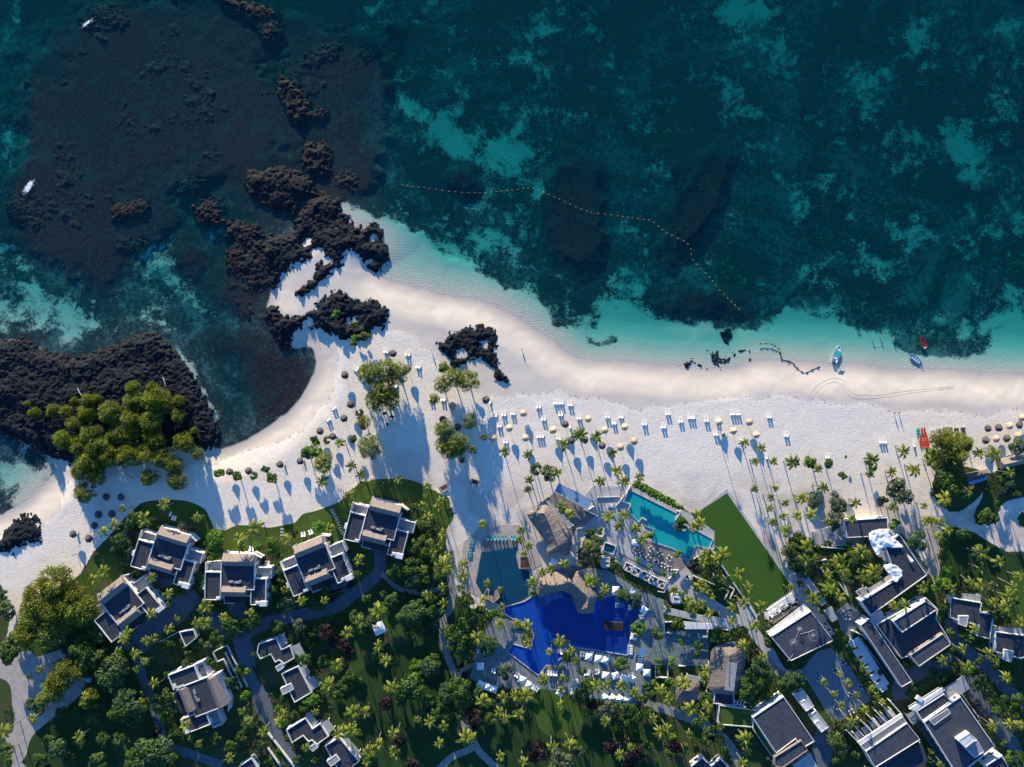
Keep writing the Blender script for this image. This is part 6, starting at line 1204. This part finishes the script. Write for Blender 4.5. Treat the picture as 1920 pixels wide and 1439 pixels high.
for i, (x, y, m) in enumerate(((1330,830,'wood'),(1367,828,'wood'),(1415,835,'dwood'),(1465,830,'dwood'))):
    px, py = zp('K',x,y); X, Y = W(px,py,.5); root = tag(empty('beach_catamaran', (X,Y,gz(X,Y)), R(95)), 'small catamaran with %s deck, %s of the four on the sand' % (('tan','leftmost') if i == 0 else ('tan','second') if i == 1 else ('dark','third') if i == 2 else ('dark','rightmost')), 'catamaran', 'beach catamarans')
    for s_ in (-.8,.8): h = hull(4.2,.42,.42,9,stern=.4).obj('hull', MT['boatwhite'], root); h.location.y = s_
    MB().box(-1.4,1.1,-.75,.75,.5,.56).obj('deck', MT[m], root)
    for xx in (-1.5,1.15): MB().box(xx-.06,xx+.06,-.95,.95,.44,.54).obj('crossbeam', MT['metal'], root)
# ---------------------------------------------------------------- float lines
def nth(n): return '%d%s' % (n, 'th' if 10 < n % 100 < 14 else {1:'st',2:'nd',3:'rd'}.get(n % 10, 'th'))
BL = spline([(744,346),(800,353),(850,360),(900,362),(960,357),(1000,354),(1040,370),(1100,396),(1150,404),(1200,411),(1222,415),(1250,437),(1290,458),(1300,488),(1330,520),(1352,547),(1388,582)], 12)
WB = [W(p[0],p[1],SEA) for p in BL]
tag(MB().tube([(x,y,SEA+.03) for x,y in WB], .03, 4).obj('float_rope', MT['rope']), 'long rope carrying the yellow floats across the open water', 'rope')
fm_ = MB().tube([(0,0,-.22),(0,0,-.16),(0,0,0),(0,0,.16),(0,0,.22)], [.05,.13,.17,.13,.05], 8).mesh('buoy', MT['yellow'], True)
acc = 0; cnt = []; seg = 0
for p, q in zip(WB[:-1], WB[1:]):
    L = math.dist(p,q); acc += L
    if acc >= 1.75: acc = 0; cnt.append(q)
for i, (x, y) in enumerate(cnt):
    o = put('buoy', fm_, None, (x,y,SEA+.06)); tag(o, '%s yellow float from the left end of the long rope' % nth(i+1), 'buoy', 'yellow floats on the rope')
P = [W(*zp('K',*c), SEA) for c in ((-60,180),(10,180),(50,195),(90,230),(100,290),(180,320),(215,360),(270,398),(330,375),(390,350))]; P = spline(P, 6)
tag(MB().tube([(x,y,max(gz(x,y),SEA)+.08) for x,y in P], .09, 5).obj('mooring_rope', MT['rope']), 'dark rope running from the shallows onto the sand left of the motorboat', 'rope')
for i in range(0, len(P), 4):
    x, y = P[i]; tag(MB().tube([(0,0,0),(0,0,.25),(0,0,.4)], [.28,.34,.1], 7).obj('float', MT['black'], loc=(x,y,max(gz(x,y),SEA)+.02)), '%s small dark float from the seaward end of the shore rope' % nth(i//4+1), 'float', 'dark floats on the mooring rope')
# tyre tracks pressed in the wet sand
for k, c in enumerate((( 290,610,350,520,420,465,500,440,570,455,600,510,650,560,740,567,850,565,1050,535,1400,500), (310,620,370,540,430,490,500,468,555,485,585,540,640,585,750,592,900,580,1100,548,1400,512))):
    P = [W(*zp('K',c[i],c[i+1])) for i in range(0,len(c),2)]; P = spline(P, 5); L = []; Rr = []
    for i, p in enumerate(P):
        a = Vector(P[max(i-1,0)]); b = Vector(P[min(i+1,len(P)-1)]); t_ = (b-a).normalized(); u = Vector((-t_.y,t_.x))*.13; z = gz(*p)+.03
        L.append((p[0]+u.x,p[1]+u.y,z)); Rr.append((p[0]-u.x,p[1]-u.y,z))
    n = len(P); MT['track'] = MT.get('track') or simple('pressed_wet_sand', (.50,.44,.37), (.57,.50,.42), .3, .95)
    tag(MB().add(L+Rr, [(i,n+i,n+i+1,i+1) for i in range(n-1)]).obj('tyre_track', MT['track']), kind='structure')
# ---------------------------------------------------------------- people
def body(pose):
    J = {'pel':(0,0,.95,.13),'bel':(0,0,1.12,.12),'chest':(0,0,1.32,.15),'neck':(0,0,1.48,.055),'head':(0,.01,1.60,.085),'top':(0,0,1.72,.07)}
    E = [('pel','bel'),('bel','chest'),('chest','neck'),('neck','head'),('head','top')]
    for s_, n in ((-1,'l'),(1,'r')):
        st = .22*s_ if pose == 'walk' else 0
        J.update({n+'hip':(s_*.1,0,.9,.10),n+'kn':(s_*.11,st*.6,.5,.065),n+'an':(s_*.11,st,.08,.045),n+'toe':(s_*.12,st+.16,.03,.035)})
        if pose == 'swim': J.update({n+'sh':(s_*.19,0,1.38,.06),n+'el':(s_*.48,.12,1.34,.045),n+'wr':(s_*.70,.25,1.30,.032),n+'hand':(s_*.78,.30,1.29,.03)})
        else: J.update({n+'sh':(s_*.19,0,1.38,.06),n+'el':(s_*.26,-st*.4,1.12,.045),n+'wr':(s_*.27,-st*.7+.06,.88,.032),n+'hand':(s_*.27,-st*.7+.09,.80,.03)})
        E += [('pel',n+'hip'),(n+'hip',n+'kn'),(n+'kn',n+'an'),(n+'an',n+'toe'),('chest',n+'sh'),(n+'sh',n+'el'),(n+'el',n+'wr'),(n+'wr',n+'hand')]
    ks = list(J); me = bpy.data.meshes.new('body'); me.from_pydata([J[k][:3] for k in ks], [(ks.index(a),ks.index(b)) for a,b in E], [])
    o = bpy.data.objects.new('tmp_body', me); COL.objects.link(o); o.modifiers.new('s','SKIN'); o.modifiers.new('ss','SUBSURF').levels = 1
    for i, k in enumerate(ks): me.skin_vertices[0].data[i].radius = (J[k][3],)*2
    me.skin_vertices[0].data[0].use_root = True
    dg = bpy.context.evaluated_depsgraph_get(); out = bpy.data.meshes.new_from_object(o.evaluated_get(dg)); bpy.data.objects.remove(o); out.name = 'body'; out.materials.clear(); out.materials.append(MT['skin']); return out
BD = {k: body(k) for k in ('walk','stand','swim')}
def cloth(m, z0, z1, r0, r1, name): return MB().tube([(0,0,z0),(0,0,(z0+z1)/2),(0,0,z1)], [r0,(r0+r1)/2+.02,r1], 12).mesh(name, MT[m], True)
SHORTS = cloth('darkcloth', .68, 1.02, .22, .18, 'shorts'); SHIRT = cloth('darkcloth', 1.0, 1.46, .185, .14, 'shirt'); HAIR = MB().tube([(0,-.01,1.60),(0,-.01,1.68),(0,-.01,1.76),(0,-.01,1.79)], [.105,.115,.08,.02], 10).mesh('hair', MT['dwood'], True)
for z, x, y, pose, a, lb in (('K',953,700,'walk',80,'person in dark clothes walking on the sand, left of two'),('K',988,695,'walk',100,'person in dark clothes walking on the sand, right of two'),('K',805,125,'swim',20,'person standing in the turquoise shallows, leftmost of three'),
   ('K',868,110,'swim',160,'person standing in the turquoise shallows, middle of three'),('K',965,130,'swim',60,'person standing in the turquoise shallows, right of three'),('M',137,175,'walk',0,'person walking just left of the beach lava rocks'),('M',952,168,'stand',30,'lone person on the sand right of the beach lava rocks'),
   ('E',680,405,'walk',200,'person walking on the sand path left of the lone pool palm'),('E',1140,510,'stand',90,'person standing beside the right-hand teal loungers')):
    px, py = zp(z,x,y); X, Y = W(px,py,1); g = gz(X,Y); root = tag(empty('person', (X,Y,max(g,SEA-1.0)), R(a)), lb, 'person', 'people on the beach')
    put('body', BD[pose], root); put('shorts', SHORTS, root); put('hair', HAIR, root)
    if pose != 'swim': put('shirt', SHIRT, root)
# net posts and lamp posts on the left sand
for x, y, lb in ((545,565,'tall wooden post on the sand below the left parasols'),(500,680,'left of two low net posts beside the feathery giants'),(610,690,'right of two low net posts beside the feathery giants')):
    px, py = zp('A',x,y); X, Y = W(px,py,3); root = tag(empty('wooden_post', (X,Y,0)), lb, 'post', 'posts on the left sand'); MB().tube([(0,0,0),(0,0,3.2)], .09, 7).obj('shaft', MT['dwood'], root); MB().bar((-.9,.1,3.25),(.9,-.1,3.25),.08,.08).obj('crossbar', MT['dwood'], root)
px, py = zp('C',1585,1340); X, Y = W(px,py,2.6); root = tag(empty('shade_sail', (X,Y,0), R(25)), 'white shade tent standing on the garden lawn under a big palm', 'tent')
MB().add([(-2.2,-2.2,2.2),(2.2,-2.2,2.2),(2.2,2.2,2.2),(-2.2,2.2,2.2),(0,0,3.0),(-2.2,-2.2,2.1),(2.2,-2.2,2.1),(2.2,2.2,2.1),(-2.2,2.2,2.1)], [(0,1,4),(1,2,4),(2,3,4),(3,0,4),(0,5,6,1),(1,6,7,2),(2,7,8,3),(3,8,5,0)]).obj('canopy', MT['whitefab'], root)
for a in (-1,1):
    for b in (-1,1): MB().box(a*2.1-.04,a*2.1+.04,b*2.1-.04,b*2.1+.04,0,2.15).obj('post', MT['wood'], root)
x, y = W(*zp('B',798,650), 1); tag(MB().prism([(-1,-.7),(.8,-.9),(1,.7),(-.9,.9)], 0, 1.4).obj('storage_box', MT['skyblue'], loc=(x,y,0)), 'small pale blue box at the edge of the lower left trees', 'box')
# drift wood on the headland
for z, x, y, pts in (('Q',610,545,((-.9,1.6),(-.3,.6),(.2,-.4),(1.2,-1.6))),('Q',1235,465,((-.7,1.8),(0,.6),(.3,-.8),(.5,-1.8)))):
    px, py = zp(z,x,y); X, Y = W(px,py,1); tag(MB().tube([(a,b,0) for a,b in pts], [.10,.16,.14,.05], 6).obj('driftwood_branch', MT['white'], loc=(X,Y,gz(X,Y)+2.6)), 'bleached branch on the left headland, %s of the two' % ('left' if x < 900 else 'right'), 'driftwood')
finish_labels()
